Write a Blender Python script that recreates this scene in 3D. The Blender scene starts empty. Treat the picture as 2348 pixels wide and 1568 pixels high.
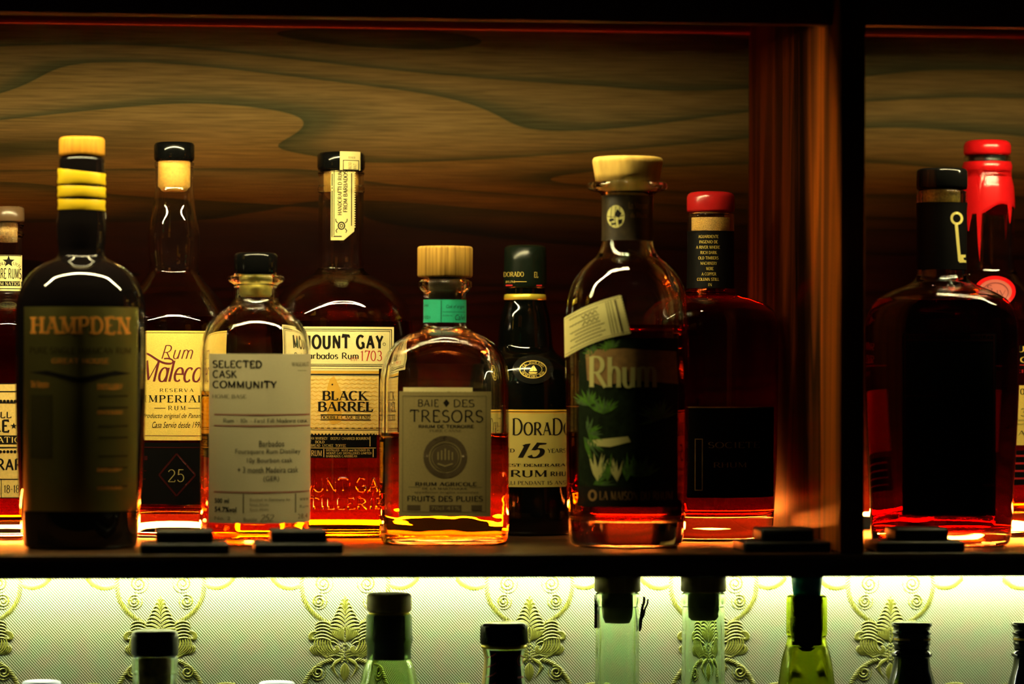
import bpy, bmesh, math, random
from mathutils import Vector, Matrix
random.seed(7)
S = bpy.context.scene
COL = S.collection

# ------------------------------------------------------------------ camera
F_PX, CX, CY, HOR = 8000.0, 1174.0, 784.0, 830.0
YAW, PITCH, ROLL = math.atan(924 / F_PX), (HOR - CY) / F_PX, 0.0035
CAM = Vector((-2.5 * math.tan(YAW), -2.5, 0.1384))
Fw = Vector((math.sin(YAW) * math.cos(PITCH), math.cos(YAW) * math.cos(PITCH), math.sin(PITCH)))
Rt = Fw.cross(Vector((0, 0, 1))).normalized()
Up = Rt.cross(Fw).normalized()
Rt, Up = Rt * math.cos(ROLL) + Up * math.sin(ROLL), Up * math.cos(ROLL) - Rt * math.sin(ROLL)
cam = bpy.data.cameras.new('camera')
cam.sensor_width = 36; cam.lens = F_PX / 2348 * 36
cam.clip_start = 0.05; cam.clip_end = 50
co = bpy.data.objects.new('camera', cam); COL.objects.link(co)
co.matrix_world = Matrix(((Rt.x, Up.x, -Fw.x, CAM.x), (Rt.y, Up.y, -Fw.y, CAM.y), (Rt.z, Up.z, -Fw.z, CAM.z), (0, 0, 0, 1)))
cam.dof.use_dof = True
cam.dof.focus_distance = 2.73
cam.dof.aperture_fstop = cam.lens / 36.0
S.camera = co

# ------------------------------------------------------------------ world, exposure
w = bpy.data.worlds.new('world'); S.world = w; w.use_nodes = True
w.node_tree.nodes['Background'].inputs[0].default_value = (0.9, 0.75, 0.5, 1)
w.node_tree.nodes['Background'].inputs[1].default_value = 0.004
S.view_settings.view_transform = 'Standard'; S.view_settings.look = 'None'
S.view_settings.gamma = 1; S.view_settings.exposure = 0.0
S.view_settings.use_curve_mapping = False
cy = S.cycles
cy.max_bounces = 24; cy.transmission_bounces = 20; cy.transparent_max_bounces = 12
cy.diffuse_bounces = 3; cy.glossy_bounces = 6; cy.volume_bounces = 0
cy.sample_clamp_indirect = 150.0; cy.use_denoising = True; cy.blur_glossy = 0.3

E_TOP, E_BACK, E_LOW = 430.0, 380.0, 120.0        # the three LED strips of the cabinet

def P(px, py, Y):
    d = Fw * F_PX + Rt * (px - CX) - Up * (py - CY)
    return CAM + d * ((Y - CAM.y) / d.y)
def mpp(p):
    return (p - CAM).dot(Fw) / F_PX

# ------------------------------------------------------------------ materials
MATS = {}
def nmat(name):
    m = bpy.data.materials.new(name); m.use_nodes = True
    nt = m.node_tree; b = nt.nodes['Principled BSDF']
    return m, nt, b
def plain(name, col, rough=0.5, metal=0.0, spec=0.5, noise=0.0, nscale=60, bump=0.0, coat=0.0, stretch=(1, 1, 1)):
    if name in MATS: return MATS[name]
    m, nt, b = nmat(name)
    b.inputs['Base Color'].default_value = (*col, 1); b.inputs['Roughness'].default_value = rough
    b.inputs['Metallic'].default_value = metal; b.inputs['Specular IOR Level'].default_value = spec
    b.inputs['Coat Weight'].default_value = coat; b.inputs['Coat Roughness'].default_value = 0.05
    if noise or bump:
        tc = nt.nodes.new('ShaderNodeTexCoord'); mp = nt.nodes.new('ShaderNodeMapping'); mp.inputs['Scale'].default_value = stretch
        n = nt.nodes.new('ShaderNodeTexNoise'); n.inputs['Scale'].default_value = nscale; n.inputs['Detail'].default_value = 5
        nt.links.new(tc.outputs['Object'], mp.inputs['Vector']); nt.links.new(mp.outputs[0], n.inputs['Vector'])
        if noise:
            r = nt.nodes.new('ShaderNodeValToRGB')
            r.color_ramp.elements[0].position = 0.3; r.color_ramp.elements[1].position = 0.7
            r.color_ramp.elements[0].color = (*[c * (1 - noise) for c in col], 1)
            r.color_ramp.elements[1].color = (*[min(1, c * (1 + noise * 0.6)) for c in col], 1)
            nt.links.new(n.outputs['Fac'], r.inputs[0]); nt.links.new(r.outputs[0], b.inputs['Base Color'])
        if bump:
            bp = nt.nodes.new('ShaderNodeBump'); bp.inputs['Strength'].default_value = bump; bp.inputs['Distance'].default_value = 0.001
            nt.links.new(n.outputs['Fac'], bp.inputs['Height']); nt.links.new(bp.outputs[0], b.inputs['Normal'])
    MATS[name] = m
    return m
def glassmat(name, col=(1, 1, 1), ior=1.5, rough=0.0, bump=0.0, bscale=40, bstretch=(1, 1, 1)):
    if name in MATS: return MATS[name]
    m = bpy.data.materials.new(name); m.use_nodes = True; nt = m.node_tree
    nt.nodes.remove(nt.nodes['Principled BSDF'])
    g = nt.nodes.new('ShaderNodeBsdfGlass'); g.inputs['Color'].default_value = (*col, 1)
    g.inputs['IOR'].default_value = ior; g.inputs['Roughness'].default_value = rough
    nt.links.new(g.outputs[0], nt.nodes['Material Output'].inputs['Surface'])
    if bump: addbump(nt, g, bump, bscale, bstretch)
    MATS[name] = m
    return m
def addbump(nt, g, bump, bscale, bstretch):
    tc = nt.nodes.new('ShaderNodeTexCoord'); mp = nt.nodes.new('ShaderNodeMapping'); mp.inputs['Scale'].default_value = bstretch
    n = nt.nodes.new('ShaderNodeTexNoise'); n.inputs['Scale'].default_value = bscale; n.inputs['Detail'].default_value = 1.5
    bp = nt.nodes.new('ShaderNodeBump'); bp.inputs['Strength'].default_value = bump; bp.inputs['Distance'].default_value = 0.004
    nt.links.new(tc.outputs['Object'], mp.inputs['Vector']); nt.links.new(mp.outputs[0], n.inputs['Vector'])
    nt.links.new(n.outputs['Fac'], bp.inputs['Height']); nt.links.new(bp.outputs[0], g.inputs['Normal'])
def liquidmat(name, absorb, bump=0.0, bscale=40, bstretch=(1, 1, 1)):
    """one closed body of spirit: wall faces meet glass (ior 1.36/1.5), its top faces air (1.36); colour from absorption per metre"""
    if name in MATS: return MATS[name]
    m = bpy.data.materials.new(name); m.use_nodes = True; nt = m.node_tree
    nt.nodes.remove(nt.nodes['Principled BSDF'])
    out = nt.nodes['Material Output']
    g = nt.nodes.new('ShaderNodeBsdfGlass'); g.inputs['Roughness'].default_value = 0
    tc = nt.nodes.new('ShaderNodeTexCoord'); sx = nt.nodes.new('ShaderNodeSeparateXYZ')
    gt = nt.nodes.new('ShaderNodeMath'); gt.operation = 'GREATER_THAN'; gt.inputs[1].default_value = 0.9995
    ma = nt.nodes.new('ShaderNodeMath'); ma.operation = 'MULTIPLY_ADD'; ma.inputs[1].default_value = 1.36 - 0.907; ma.inputs[2].default_value = 0.907
    nt.links.new(tc.outputs['Generated'], sx.inputs[0]); nt.links.new(sx.outputs['Z'], gt.inputs[0])
    nt.links.new(gt.outputs[0], ma.inputs[0]); nt.links.new(ma.outputs[0], g.inputs['IOR'])
    nt.links.new(g.outputs[0], out.inputs['Surface'])
    v = nt.nodes.new('ShaderNodeVolumeAbsorption'); d = max(absorb)
    v.inputs['Density'].default_value = d; v.inputs['Color'].default_value = (*[1 - a / d for a in absorb], 1)
    nt.links.new(v.outputs[0], out.inputs['Volume'])
    if bump: addbump(nt, g, bump, bscale, bstretch)
    MATS[name] = m
    return m
def emit(name, col, s):
    m = bpy.data.materials.new(name); m.use_nodes = True; nt = m.node_tree
    nt.nodes.remove(nt.nodes['Principled BSDF'])
    e = nt.nodes.new('ShaderNodeEmission'); e.inputs[0].default_value = (*col, 1); e.inputs[1].default_value = s
    nt.links.new(e.outputs[0], nt.nodes['Material Output'].inputs['Surface'])
    return m
def woodmat(name, cols, scale, fine, rough=0.35, zones=None, spec=0.5, off=(0, 0, 0), rings=5.5, saw=False, detail=2.5, dist=1.3, streak=0.6):
    """veneer: a slow distorted figure picks from the ramp, fine fibre streaks modulate it; zones = slow change across the plank (axis, ramp)"""
    m, nt, b = nmat(name); N = nt.nodes; L = nt.links
    b.inputs['Roughness'].default_value = rough; b.inputs['Specular IOR Level'].default_value = spec
    tc = N.new('ShaderNodeTexCoord')
    mp = N.new('ShaderNodeMapping'); mp.inputs['Scale'].default_value = scale; mp.inputs['Location'].default_value = off
    n1 = N.new('ShaderNodeTexNoise'); n1.inputs['Scale'].default_value = 1; n1.inputs['Detail'].default_value = detail; n1.inputs['Distortion'].default_value = dist
    L.new(tc.outputs['Object'], mp.inputs['Vector']); L.new(mp.outputs[0], n1.inputs['Vector'])
    # growth rings: fold the slow figure into bands
    mu = N.new('ShaderNodeMath'); mu.operation = 'MULTIPLY'; mu.inputs[1].default_value = rings
    pp = N.new('ShaderNodeMath'); pp.operation = 'PINGPONG' if not saw else 'FRACT'
    if not saw: pp.inputs[1].default_value = 1.0
    L.new(n1.outputs['Fac'], mu.inputs[0]); L.new(mu.outputs[0], pp.inputs[0])
    r1 = N.new('ShaderNodeValToRGB'); r1.color_ramp.interpolation = 'EASE'
    el = r1.color_ramp.elements
    while len(el) < len(cols): el.new(0.5)
    for e, (p, c) in zip(el, cols): e.position = p; e.color = (*c, 1)
    L.new(pp.outputs[0], r1.inputs[0])
    mp2 = N.new('ShaderNodeMapping'); mp2.inputs['Scale'].default_value = fine
    n2 = N.new('ShaderNodeTexNoise'); n2.inputs['Scale'].default_value = 1; n2.inputs['Detail'].default_value = 4
    L.new(tc.outputs['Object'], mp2.inputs['Vector']); L.new(mp2.outputs[0], n2.inputs['Vector'])
    r2 = N.new('ShaderNodeValToRGB'); r2.color_ramp.elements[0].position = 0.3; r2.color_ramp.elements[1].position = 0.7
    r2.color_ramp.elements[0].color = (streak, streak, streak, 1); r2.color_ramp.elements[1].color = (1, 1, 1, 1)
    L.new(n2.outputs['Fac'], r2.inputs[0])
    mx = N.new('ShaderNodeMix'); mx.data_type = 'RGBA'; mx.blend_type = 'MULTIPLY'; mx.inputs['Factor'].default_value = 1
    L.new(r1.outputs[0], mx.inputs['A']); L.new(r2.outputs[0], mx.inputs['B'])
    res = mx.outputs['Result']
    if zones:
        ax, lo, hi, zr = zones
        sx = N.new('ShaderNodeSeparateXYZ'); L.new(tc.outputs['Object'], sx.inputs[0])
        mr = N.new('ShaderNodeMapRange'); mr.inputs['From Min'].default_value = lo; mr.inputs['From Max'].default_value = hi
        ad = N.new('ShaderNodeMath'); ad.operation = 'MULTIPLY_ADD'; ad.inputs[1].default_value = 0.22
        sb = N.new('ShaderNodeMath'); sb.operation = 'SUBTRACT'; sb.inputs[1].default_value = 0.5
        L.new(n1.outputs['Fac'], sb.inputs[0])
        L.new(sx.outputs[ax], mr.inputs[0]); L.new(sb.outputs[0], ad.inputs[0]); L.new(mr.outputs[0], ad.inputs[2])
        r3 = N.new('ShaderNodeValToRGB'); el = r3.color_ramp.elements
        while len(el) < len(zr): el.new(0.5)
        for e, (p, c) in zip(el, zr): e.position = p; e.color = (*c, 1)
        L.new(ad.outputs[0], r3.inputs[0])
        m2 = N.new('ShaderNodeMix'); m2.data_type = 'RGBA'; m2.blend_type = 'MULTIPLY'; m2.inputs['Factor'].default_value = 1
        L.new(res, m2.inputs['A']); L.new(r3.outputs[0], m2.inputs['B']); res = m2.outputs['Result']
    L.new(res, b.inputs['Base Color'])
    bp = N.new('ShaderNodeBump'); bp.inputs['Strength'].default_value = 0.15; bp.inputs['Distance'].default_value = 0.0005
    L.new(n2.outputs['Fac'], bp.inputs['Height']); L.new(bp.outputs[0], b.inputs['Normal'])
    return m

# ------------------------------------------------------------------ object helpers
def empty(name, loc, rz=0.0):
    o = bpy.data.objects.new(name, None); COL.objects.link(o)
    o.location = loc; o.rotation_euler = (0, 0, rz); o.empty_display_size = 0.03
    return o
def link(name, bm, mats, parent=None, smooth=True, autosmooth=40):
    me = bpy.data.meshes.new(name)
    if autosmooth is not None and smooth:
        for e in bm.edges:
            e.smooth = not (len(e.link_faces) == 2 and e.calc_face_angle(0) > math.radians(autosmooth))
    for f in bm.faces: f.smooth = smooth
    bm.to_mesh(me); bm.free()
    for m in (mats if isinstance(mats, (list, tuple)) else [mats]): me.materials.append(m)
    o = bpy.data.objects.new(name, me); COL.objects.link(o)
    if parent: o.parent = parent
    return o
def tag(o, label, cat, group=None):
    o['label'] = label; o['category'] = cat
    if group: o['group'] = group
    return o
def struct(o): o['kind'] = 'structure'; return o
def box(bm, x0, x1, y0, y1, z0, z1, bev=0.0, mi=0):
    b2 = bmesh.new()
    bmesh.ops.create_cube(b2, size=1)
    for v in b2.verts:
        v.co = Vector((x0 + (v.co.x + .5) * (x1 - x0), y0 + (v.co.y + .5) * (y1 - y0), z0 + (v.co.z + .5) * (z1 - z0)))
    if bev: bmesh.ops.bevel(b2, geom=list(b2.edges), offset=bev, segments=2, affect='EDGES', profile=0.5)
    append(bm, b2, mi); return bm
def append(bm, b2, mi=0):
    mp = {}
    for v in b2.verts: mp[v] = bm.verts.new(v.co)
    for f in b2.faces:
        try:
            nf = bm.faces.new([mp[v] for v in f.verts]); nf.material_index = mi if mi is not None else f.material_index
        except ValueError: pass
    b2.free()
def pchip(pts, sub):
    """monotone cubic through (t, v) points sorted by t"""
    n = len(pts)
    if n < 3: return list(pts)
    h = [pts[i + 1][0] - pts[i][0] for i in range(n - 1)]
    d = [(pts[i + 1][1] - pts[i][1]) / h[i] for i in range(n - 1)]
    m = [d[0]] + [0 if d[i - 1] * d[i] <= 0 else 2 / (1 / d[i - 1] + 1 / d[i]) for i in range(1, n - 1)] + [d[-1]]
    out = []
    for i in range(n - 1):
        k = max(1, min(sub, int(h[i] / 2.0) + 1))
        for j in range(k):
            t = j / k; t2 = t * t; t3 = t2 * t
            v = (2 * t3 - 3 * t2 + 1) * pts[i][1] + (t3 - 2 * t2 + t) * h[i] * m[i] + (-2 * t3 + 3 * t2) * pts[i + 1][1] + (t3 - t2) * h[i] * m[i + 1]
            out.append((pts[i][0] + t * h[i], v))
    out.append(pts[-1])
    return out
def ring(rx, ry, n, seg):
    out = []
    for i in range(seg):
        t = 2 * math.pi * i / seg; s, c = math.sin(t), math.cos(t)
        e = 2.0 / n
        out.append((rx * math.copysign(abs(s) ** e, s), -ry * math.copysign(abs(c) ** e, c)))
    return out
def loft(bm, rings, cap0=True, cap1=True, flip=False, mi=0):
    """rings = list of (z, rx, ry, n); a ring of radius 0 closes to a point"""
    seg = 72; prev = None; first = None
    for (z, rx, ry, n) in rings:
        vs = [bm.verts.new((x, y, z)) for x, y in ring(max(rx, 1e-6), max(ry, 1e-6), n, seg)]
        if prev:
            for i in range(seg):
                j = (i + 1) % seg
                f = bm.faces.new((prev[i], prev[j], vs[j], vs[i]) if not flip else (prev[i], vs[i], vs[j], prev[j])); f.material_index = mi
        else: first = vs
        prev = vs
    for want, vs, up in ((cap0, first, False), (cap1, prev, True)):
        if want:
            f = bm.faces.new(vs if (up != flip) else list(reversed(vs))); f.material_index = mi

# ------------------------------------------------------------------ bottle class
class Bottle:
    def __init__(s, name, label, cat, cx, Y, base_py, prof, n=2.0, ratio=1.0, nneck_py=None, group=None, base_z=0.0, turn=0.0):
        """prof = [(py, half width px)] top to bottom; n = squareness of the body below nneck_py"""
        s.cx, s.base_py = cx, base_py
        p = P(cx, 1000, Y); s.m = mpp(p)
        to = CAM - p; s.rz = math.atan2(to.y, to.x) + math.pi / 2 + turn
        s.root = empty(name, (p.x, p.y, base_z + .0002), s.rz)
        tag(s.root, label, cat, group)
        s.n, s.ratio = n, ratio
        s.nneck = nneck_py if nneck_py is not None else -1e9
        # the row where the axis meets the shelf; the foot of the profile is moved there
        d = (base_z - p.z) / s.m; s.base_py = 1000 - d
        k = s.base_py - base_py
        s.prof = pchip([(a + (k if a > base_py - 90 else 0), b) for a, b in prof], 6)
    def z(s, py): return (s.base_py - py) * s.m
    def hw(s, py):
        pr = s.prof
        if py <= pr[0][0]: return pr[0][1]
        for a, b in zip(pr, pr[1:]):
            if a[0] <= py <= b[0]:
                t = (py - a[0]) / max(1e-9, b[0] - a[0]); return a[1] + t * (b[1] - a[1])
        return pr[-1][1]
    def nn(s, py):
        if s.n == 2: return 2.0
        t = min(1, max(0, (py - s.nneck) / 70.0)); return 2.0 + (s.n - 2.0) * t * t * (3 - 2 * t)
    def rt(s, py):
        if s.ratio == 1: return 1.0
        t = min(1, max(0, (py - s.nneck) / 70.0)); return 1 + (s.ratio - 1) * t
    def R(s, py, hw):
        r = hw * s.m; return (s.z(py), r, r * s.rt(py), s.nn(py))
    def glass(s, mat, wall=9, base=40, level=None, liq=None, neckwall=9, name='glass_body', foot=6):
        """shell of glass: outside, rim, inside down to the liquid; below the level the liquid's own wall is the boundary"""
        bm = bmesh.new()
        out = [(a, b) for a, b in s.prof]
        bot = out[-1]
        rings = [s.R(s.base_py, bot[1] - foot * 1.6), s.R(s.base_py - 1, bot[1] - foot)] + [s.R(a, b) for a, b in reversed(out) if a < s.base_py - 2]
        inner = []
        topin = out[0][0]
        ib = s.base_py - base
        for a, b in out:
            if a > ib: break
            wl = neckwall + (wall - neckwall) * min(1, max(0, (b - 60) / 50.0))
            r = b - wl
            k = ib - a
            if k < 16: r -= 16 - math.sqrt(max(0, 256 - (16 - k) ** 2))
            inner.append((a, max(2, r)))
        inner.append((ib, max(2, inner[-1][1] - 8)))
        s.inner = inner
        if level is None:
            rings += [s.R(a, b) for a, b in inner]
            loft(bm, rings, True, True)
        else:
            ui = [q for q in inner if q[0] < level]
            li = [q for q in inner if q[0] > level]
            a0, b0 = ui[-1]; a1, b1 = li[0]
            lv = (level, b0 + (b1 - b0) * (level - a0) / (a1 - a0))
            rings += [s.R(a, b) for a, b in ui + [lv]]
            loft(bm, rings, True, False)
            lb = bmesh.new()
            loft(lb, [s.R(a, b) for a, b in reversed([lv] + li)], True, True)
            link('liquid', lb, liq, s.root)
        o = link(name, bm, mat, s.root)
        return o
    def solid(s, mat, name='glass_body', foot=6):
        bm = bmesh.new(); bot = s.prof[-1]
        loft(bm, [s.R(s.base_py, bot[1] - foot)] + [s.R(a, b) for a, b in reversed(s.prof) if a < s.base_py - 2] + [s.R(s.prof[0][0] - .5, 1)], True, True)
        return link(name, bm, mat, s.root)
    def lathe(s, name, prof, mat, parent=None, n=2.0, smooth=False, ratio=1.0, autosmooth=40, label=None):
        """prof top to bottom (py, hw), closed at both ends"""
        bm = bmesh.new()
        pr = pchip(prof, 5) if smooth else prof
        loft(bm, [(s.z(a), b * s.m, b * s.m * ratio, n) for a, b in reversed(pr)], True, True)
        o = link(name, bm, mat, parent or s.root, autosmooth=autosmooth)
        if label: o['label'] = label
        return o
    # -- label sheets: points given as (px, py) as they are seen on the front
    def surf(s, t, py, off, hw=None):
        h = (hw if hw else s.hw(py)) ; r = h * s.m + off; n = s.nn(py) if not hw else 2.0; e = 2.0 / n
        sn, c = math.sin(t), math.cos(t)
        return Vector((r * math.copysign(abs(sn) ** e, sn), -r * (s.rt(py) if not hw else 1) * math.copysign(abs(c) ** e, c), s.z(py)))
    def tof(s, px, py, hw=None):
        h = hw if hw else s.hw(py); n = s.nn(py) if not hw else 2.0
        u = max(-0.9995, min(0.9995, (px - s.cx) / h))
        return math.asin(math.copysign(abs(u) ** (n / 2.0), u))

class Label:
    def __init__(s, B, name, mats, hw=None, parent=None, off=0.00025, label=None):
        s.B, s.name, s.mats, s.hw, s.off0 = B, name, mats, hw, off
        s.bm = bmesh.new(); s.parent = parent or B.root; s.label = label
    def sheet(s, x0, x1, y0, y1, mi=0, layer=0, t0=None, t1=None, skew=None, sub=26):
        """paper between the px columns and rows; skew(u, v) may return (px, py)"""
        B = s.B; ny = max(2, int(abs(y1 - y0) / 4)); g = []
        for j in range(ny + 1):
            py = y0 + (y1 - y0) * j / ny; row = []
            a = t0 if t0 is not None else None
            for i in range(sub + 1):
                if skew:
                    qx, qy = skew(i / sub, j / ny); t = B.tof(qx, qy, s.hw)
                else:
                    qy = py
                    ta = t0 if t0 is not None else B.tof(x0, py, s.hw); tb = t1 if t1 is not None else B.tof(x1, py, s.hw)
                    t = ta + (tb - ta) * i / sub
                row.append(s.bm.verts.new(B.surf(t, qy, s.off0 + layer * 0.00015, s.hw)))
            g.append(row)
        for j in range(ny):
            for i in range(sub):
                f = s.bm.faces.new((g[j + 1][i], g[j + 1][i + 1], g[j][i + 1], g[j][i])); f.material_index = mi
    def polys(s, pl, mi=1, layer=1):
        """flat polygons in px space wrapped on to the bottle"""
        b = bmesh.new()
        for poly in pl:
            try: b.faces.new([b.verts.new((p[0], -p[1], 0)) for p in poly])
            except ValueError: pass
        xs = [v.co.x for v in b.verts]
        if not xs: b.free(); return
        x = min(xs) + 7
        while x < max(xs):
            bmesh.ops.bisect_plane(b, geom=list(b.verts) + list(b.edges) + list(b.faces), plane_co=(x, 0, 0), plane_no=(1, 0, 0)); x += 7
        ys = [v.co.y for v in b.verts]; y = min(ys) + 8
        while y < max(ys):
            bmesh.ops.bisect_plane(b, geom=list(b.verts) + list(b.edges) + list(b.faces), plane_co=(0, y, 0), plane_no=(0, 1, 0)); y += 8
        mp = {}
        for v in b.verts:
            px, py = v.co.x, -v.co.y
            mp[v] = s.bm.verts.new(s.B.surf(s.B.tof(px, py, s.hw), py, s.off0 + layer * 0.00015, s.hw))
        for f in b.faces:
            try: nf = s.bm.faces.new([mp[v] for v in f.verts])
            except ValueError: continue
            nf.material_index = mi
            if f.normal.z < 0: nf.normal_flip()
        b.free()
    def rect(s, x0, x1, y0, y1, mi=1, layer=1): s.polys([[(x0, y0), (x0, y1), (x1, y1), (x1, y0)]], mi, layer)
    def frame(s, x0, x1, y0, y1, w=2, mi=1, layer=1):
        s.rect(x0, x1, y0, y0 + w, mi, layer); s.rect(x0, x1, y1 - w, y1, mi, layer)
        s.rect(x0, x0 + w, y0, y1, mi, layer); s.rect(x1 - w, x1, y0, y1, mi, layer)
    def text(s, txt, x0, x1, y0, y1, font='sans', mi=1, layer=1, rot=0, **kw):
        pl = glyphs(txt, font, **kw)
        fit(pl, x0, x1, y0, y1, rot); s.polys(pl, mi, layer)
    def stroke(s, pts, wd, mi=1, layer=1, taper=False):
        s.polys(ribbon(pts, wd, wd, taper), mi, layer)
    def done(s):
        o = link(s.name, s.bm, s.mats, s.parent, smooth=True, autosmooth=None)
        if s.label: o['label'] = s.label
        return o
# ------------------------------------------------------------------ lettering
G = {
'A': (.9, "-.08,0 .45,1;.45,1 .82,0;.24,.35 .66,.35"), 'B': (.8, ".15,0 .15,1;.15,1 .4,1 @.4,.76,.28,.24,90,-90 .15,.52;.15,.52 .42,.52 @.42,.26,.32,.26,90,-90 .15,0"),
'C': (.88, "@.48,.5,.4,.5,48,312"), 'D': (.88, ".15,0 .15,1;.15,1 .35,1 @.35,.5,.45,.5,90,-90 .15,0"),
'E': (.72, ".15,0 .15,1;.15,1 .62,1 .62,.86;.15,.52 .5,.52;.15,0 .65,0 .65,.16"), 'F': (.68, ".15,0 .15,1;.15,1 .62,1 .62,.86;.15,.52 .5,.52"),
'G': (.92, "@.48,.5,.4,.5,48,300;.78,.02 .78,.42;.56,.42 .84,.42"), 'H': (.92, ".15,0 .15,1;.77,0 .77,1;.15,.52 .77,.52"),
'I': (.4, ".2,0 .2,1"), 'J': (.5, ".35,1 .35,.2 @.18,.2,.17,.2,0,-120"), 'K': (.86, ".15,0 .15,1;-.15,.42 .7,1;.32,.56 .8,0"),
'L': (.7, ".15,0 .15,1;.15,0 .62,0 .62,.2"), 'M': (1.08, "-.15,0 .15,1;.15,1 .54,.08;-.54,.08 .92,1;.92,1 .92,0"),
'N': (.92, "-.15,0 .15,1;.15,1 .77,0;-.77,0 .77,1"), 'O': (.96, "@.48,.5,.42,.5,0,360"), 'P': (.76, ".15,0 .15,1;.15,1 .38,1 @.38,.74,.3,.26,90,-90 .15,.48"),
'Q': (.96, "@.48,.5,.42,.5,0,360;.5,.2 .88,-.14"), 'R': (.86, ".15,0 .15,1;.15,1 .38,1 @.38,.74,.3,.26,90,-90 .15,.48;.4,.48 .82,0"),
'S': (.7, "@.35,.75,.25,.25,30,270 @.35,.25,.28,.25,90,-150"), 'T': (.8, ".4,0 .4,1;.05,.84 .05,1 .75,1 .75,.84"),
'U': (.92, ".15,1 .15,.3 @.46,.3,.31,.3,180,360 .77,1"), 'V': (.84, ".06,1 .42,0;-.42,0 .78,1"), 'W': (1.18, ".05,1 .33,0;-.33,0 .6,1;.6,1 .85,0;-.85,0 1.13,1"),
'X': (.82, ".1,1 .72,0;-.1,0 .7,1"), 'Y': (.8, ".06,1 .4,.45;-.4,.45 .74,1;.4,.45 .4,0"), 'Z': (.76, ".1,.85 .1,1 .65,1;-.65,1 .08,0;.08,0 .68,0 .68,.15"),
'0': (.7, "@.35,.5,.28,.5,0,360"), '1': (.45, ".25,0 .25,1 .08,.84"), '2': (.68, "@.34,.73,.26,.27,160,-35 .08,.02;.08,0 .62,0 .64,.14"),
'3': (.66, "@.32,.76,.22,.24,150,-90;@.32,.27,.27,.27,90,-150"), '4': (.7, ".48,0 .48,1 .05,.3 .66,.3"), '5': (.66, ".58,1 .2,1 .15,.56 @.33,.32,.27,.32,125,-150"),
'6': (.68, "@.35,.32,.27,.32,0,360;@.5,.45,.43,.55,110,190"), '7': (.64, ".08,.84 .08,1 .6,1 .28,0"), '8': (.66, "@.33,.76,.22,.24,0,360;@.33,.27,.27,.27,0,360"), '9': (.68, "@.33,.68,.27,.32,0,360;@.18,.55,.43,.55,-70,10"),
'a': (.62, "@.3,.33,.24,.33,0,360;.54,.66 .54,0 .62,.03"), 'b': (.64, ".12,1 .12,0;@.35,.33,.24,.33,0,360"), 'c': (.55, "@.32,.33,.24,.33,45,315"),
'd': (.64, "@.3,.33,.24,.33,0,360;.54,1 .54,0"), 'e': (.58, ".08,.36 .54,.36 @.31,.34,.24,.32,0,310"), 'h': (.66, ".12,1 .12,0;.12,.4 @.34,.42,.22,.24,150,0 .56,0"),
'i': (.26, ".13,0 .13,.66"), 'l': (.28, ".13,1 .13,0"), 'm': (.98, ".12,.66 .12,0;.12,.42 @.31,.44,.19,.22,150,0 .5,0;.5,.42 @.69,.44,.19,.22,150,0 .88,0"),
'n': (.66, ".12,.66 .12,0;.12,.4 @.34,.42,.22,.24,150,0 .56,0"), 'o': (.64, "@.31,.33,.25,.33,0,360"), 'r': (.48, ".12,.66 .12,0;.12,.4 @.32,.4,.2,.26,150,50"),
's': (.5, "@.25,.5,.17,.17,30,270 @.25,.165,.19,.165,90,-150"), 't': (.42, ".2,.95 .2,.15 @.32,.15,.12,.15,180,280;.04,.66 .38,.66"), 'u': (.66, ".12,.66 .12,.24 @.32,.24,.2,.24,180,360 .54,.66;.54,.66 .54,0"),
' ': (.4, ""), '.': (.25, ".12,0 .12,.07"), '*': (.5, ".25,.3 .45,.5 .25,.7 .05,.5 .25,.3"), '-': (.5, ".05,.45 .45,.45"),
}
def parse(sp):
    out = []
    for st in sp.split(';'):
        if not st: continue
        thin = st[0] == '-' and st[1] != '-'
        if thin: st = st[1:]
        pts = []
        for tk in st.split(' '):
            if tk[0] == '@':
                cx, cy_, rx, ry, a0, a1 = map(float, tk[1:].split(','))
                k = max(6, int(abs(a1 - a0) / 15))
                for i in range(k + 1):
                    a = math.radians(a0 + (a1 - a0) * i / k); pts.append((cx + rx * math.cos(a), cy_ + ry * math.sin(a)))
            else: pts.append(tuple(map(float, tk.split(','))))
        cl = [pts[0]]
        for q in pts[1:]:
            if math.hypot(q[0] - cl[-1][0], q[1] - cl[-1][1]) > 1e-4: cl.append(q)
        out.append((thin, cl))
    return out
def ribbon(pts, T, t, taper=False):
    """polyline to quads; T = half width of upright strokes, t = of level strokes"""
    n = len(pts); L = []; Rr = []
    closed = n > 3 and math.hypot(pts[0][0] - pts[-1][0], pts[0][1] - pts[-1][1]) < 1e-3
    for i in range(n):
        a = pts[i - 1] if i > 0 else (pts[-2] if closed else pts[0]); b = pts[i + 1] if i < n - 1 else (pts[1] if closed else pts[-1])
        dx, dy = b[0] - a[0], b[1] - a[1]; l = math.hypot(dx, dy) or 1; dx /= l; dy /= l
        wdt = math.sqrt((T * dy) ** 2 + (t * dx) ** 2)
        if 0 < i < n - 1:      # miter on hard corners
            u = (pts[i][0] - pts[i - 1][0], pts[i][1] - pts[i - 1][1]); l1 = math.hypot(*u) or 1
            c = abs((u[0] * dx + u[1] * dy) / l1); wdt /= max(0.6, c)
        if taper: wdt *= 0.12 + 0.88 * math.sin(math.pi * i / (n - 1))
        L.append((pts[i][0] - dy * wdt, pts[i][1] + dx * wdt)); Rr.append((pts[i][0] + dy * wdt, pts[i][1] - dx * wdt))
    return [[Rr[i], Rr[i + 1], L[i + 1], L[i]] for i in range(n - 1)]
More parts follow.
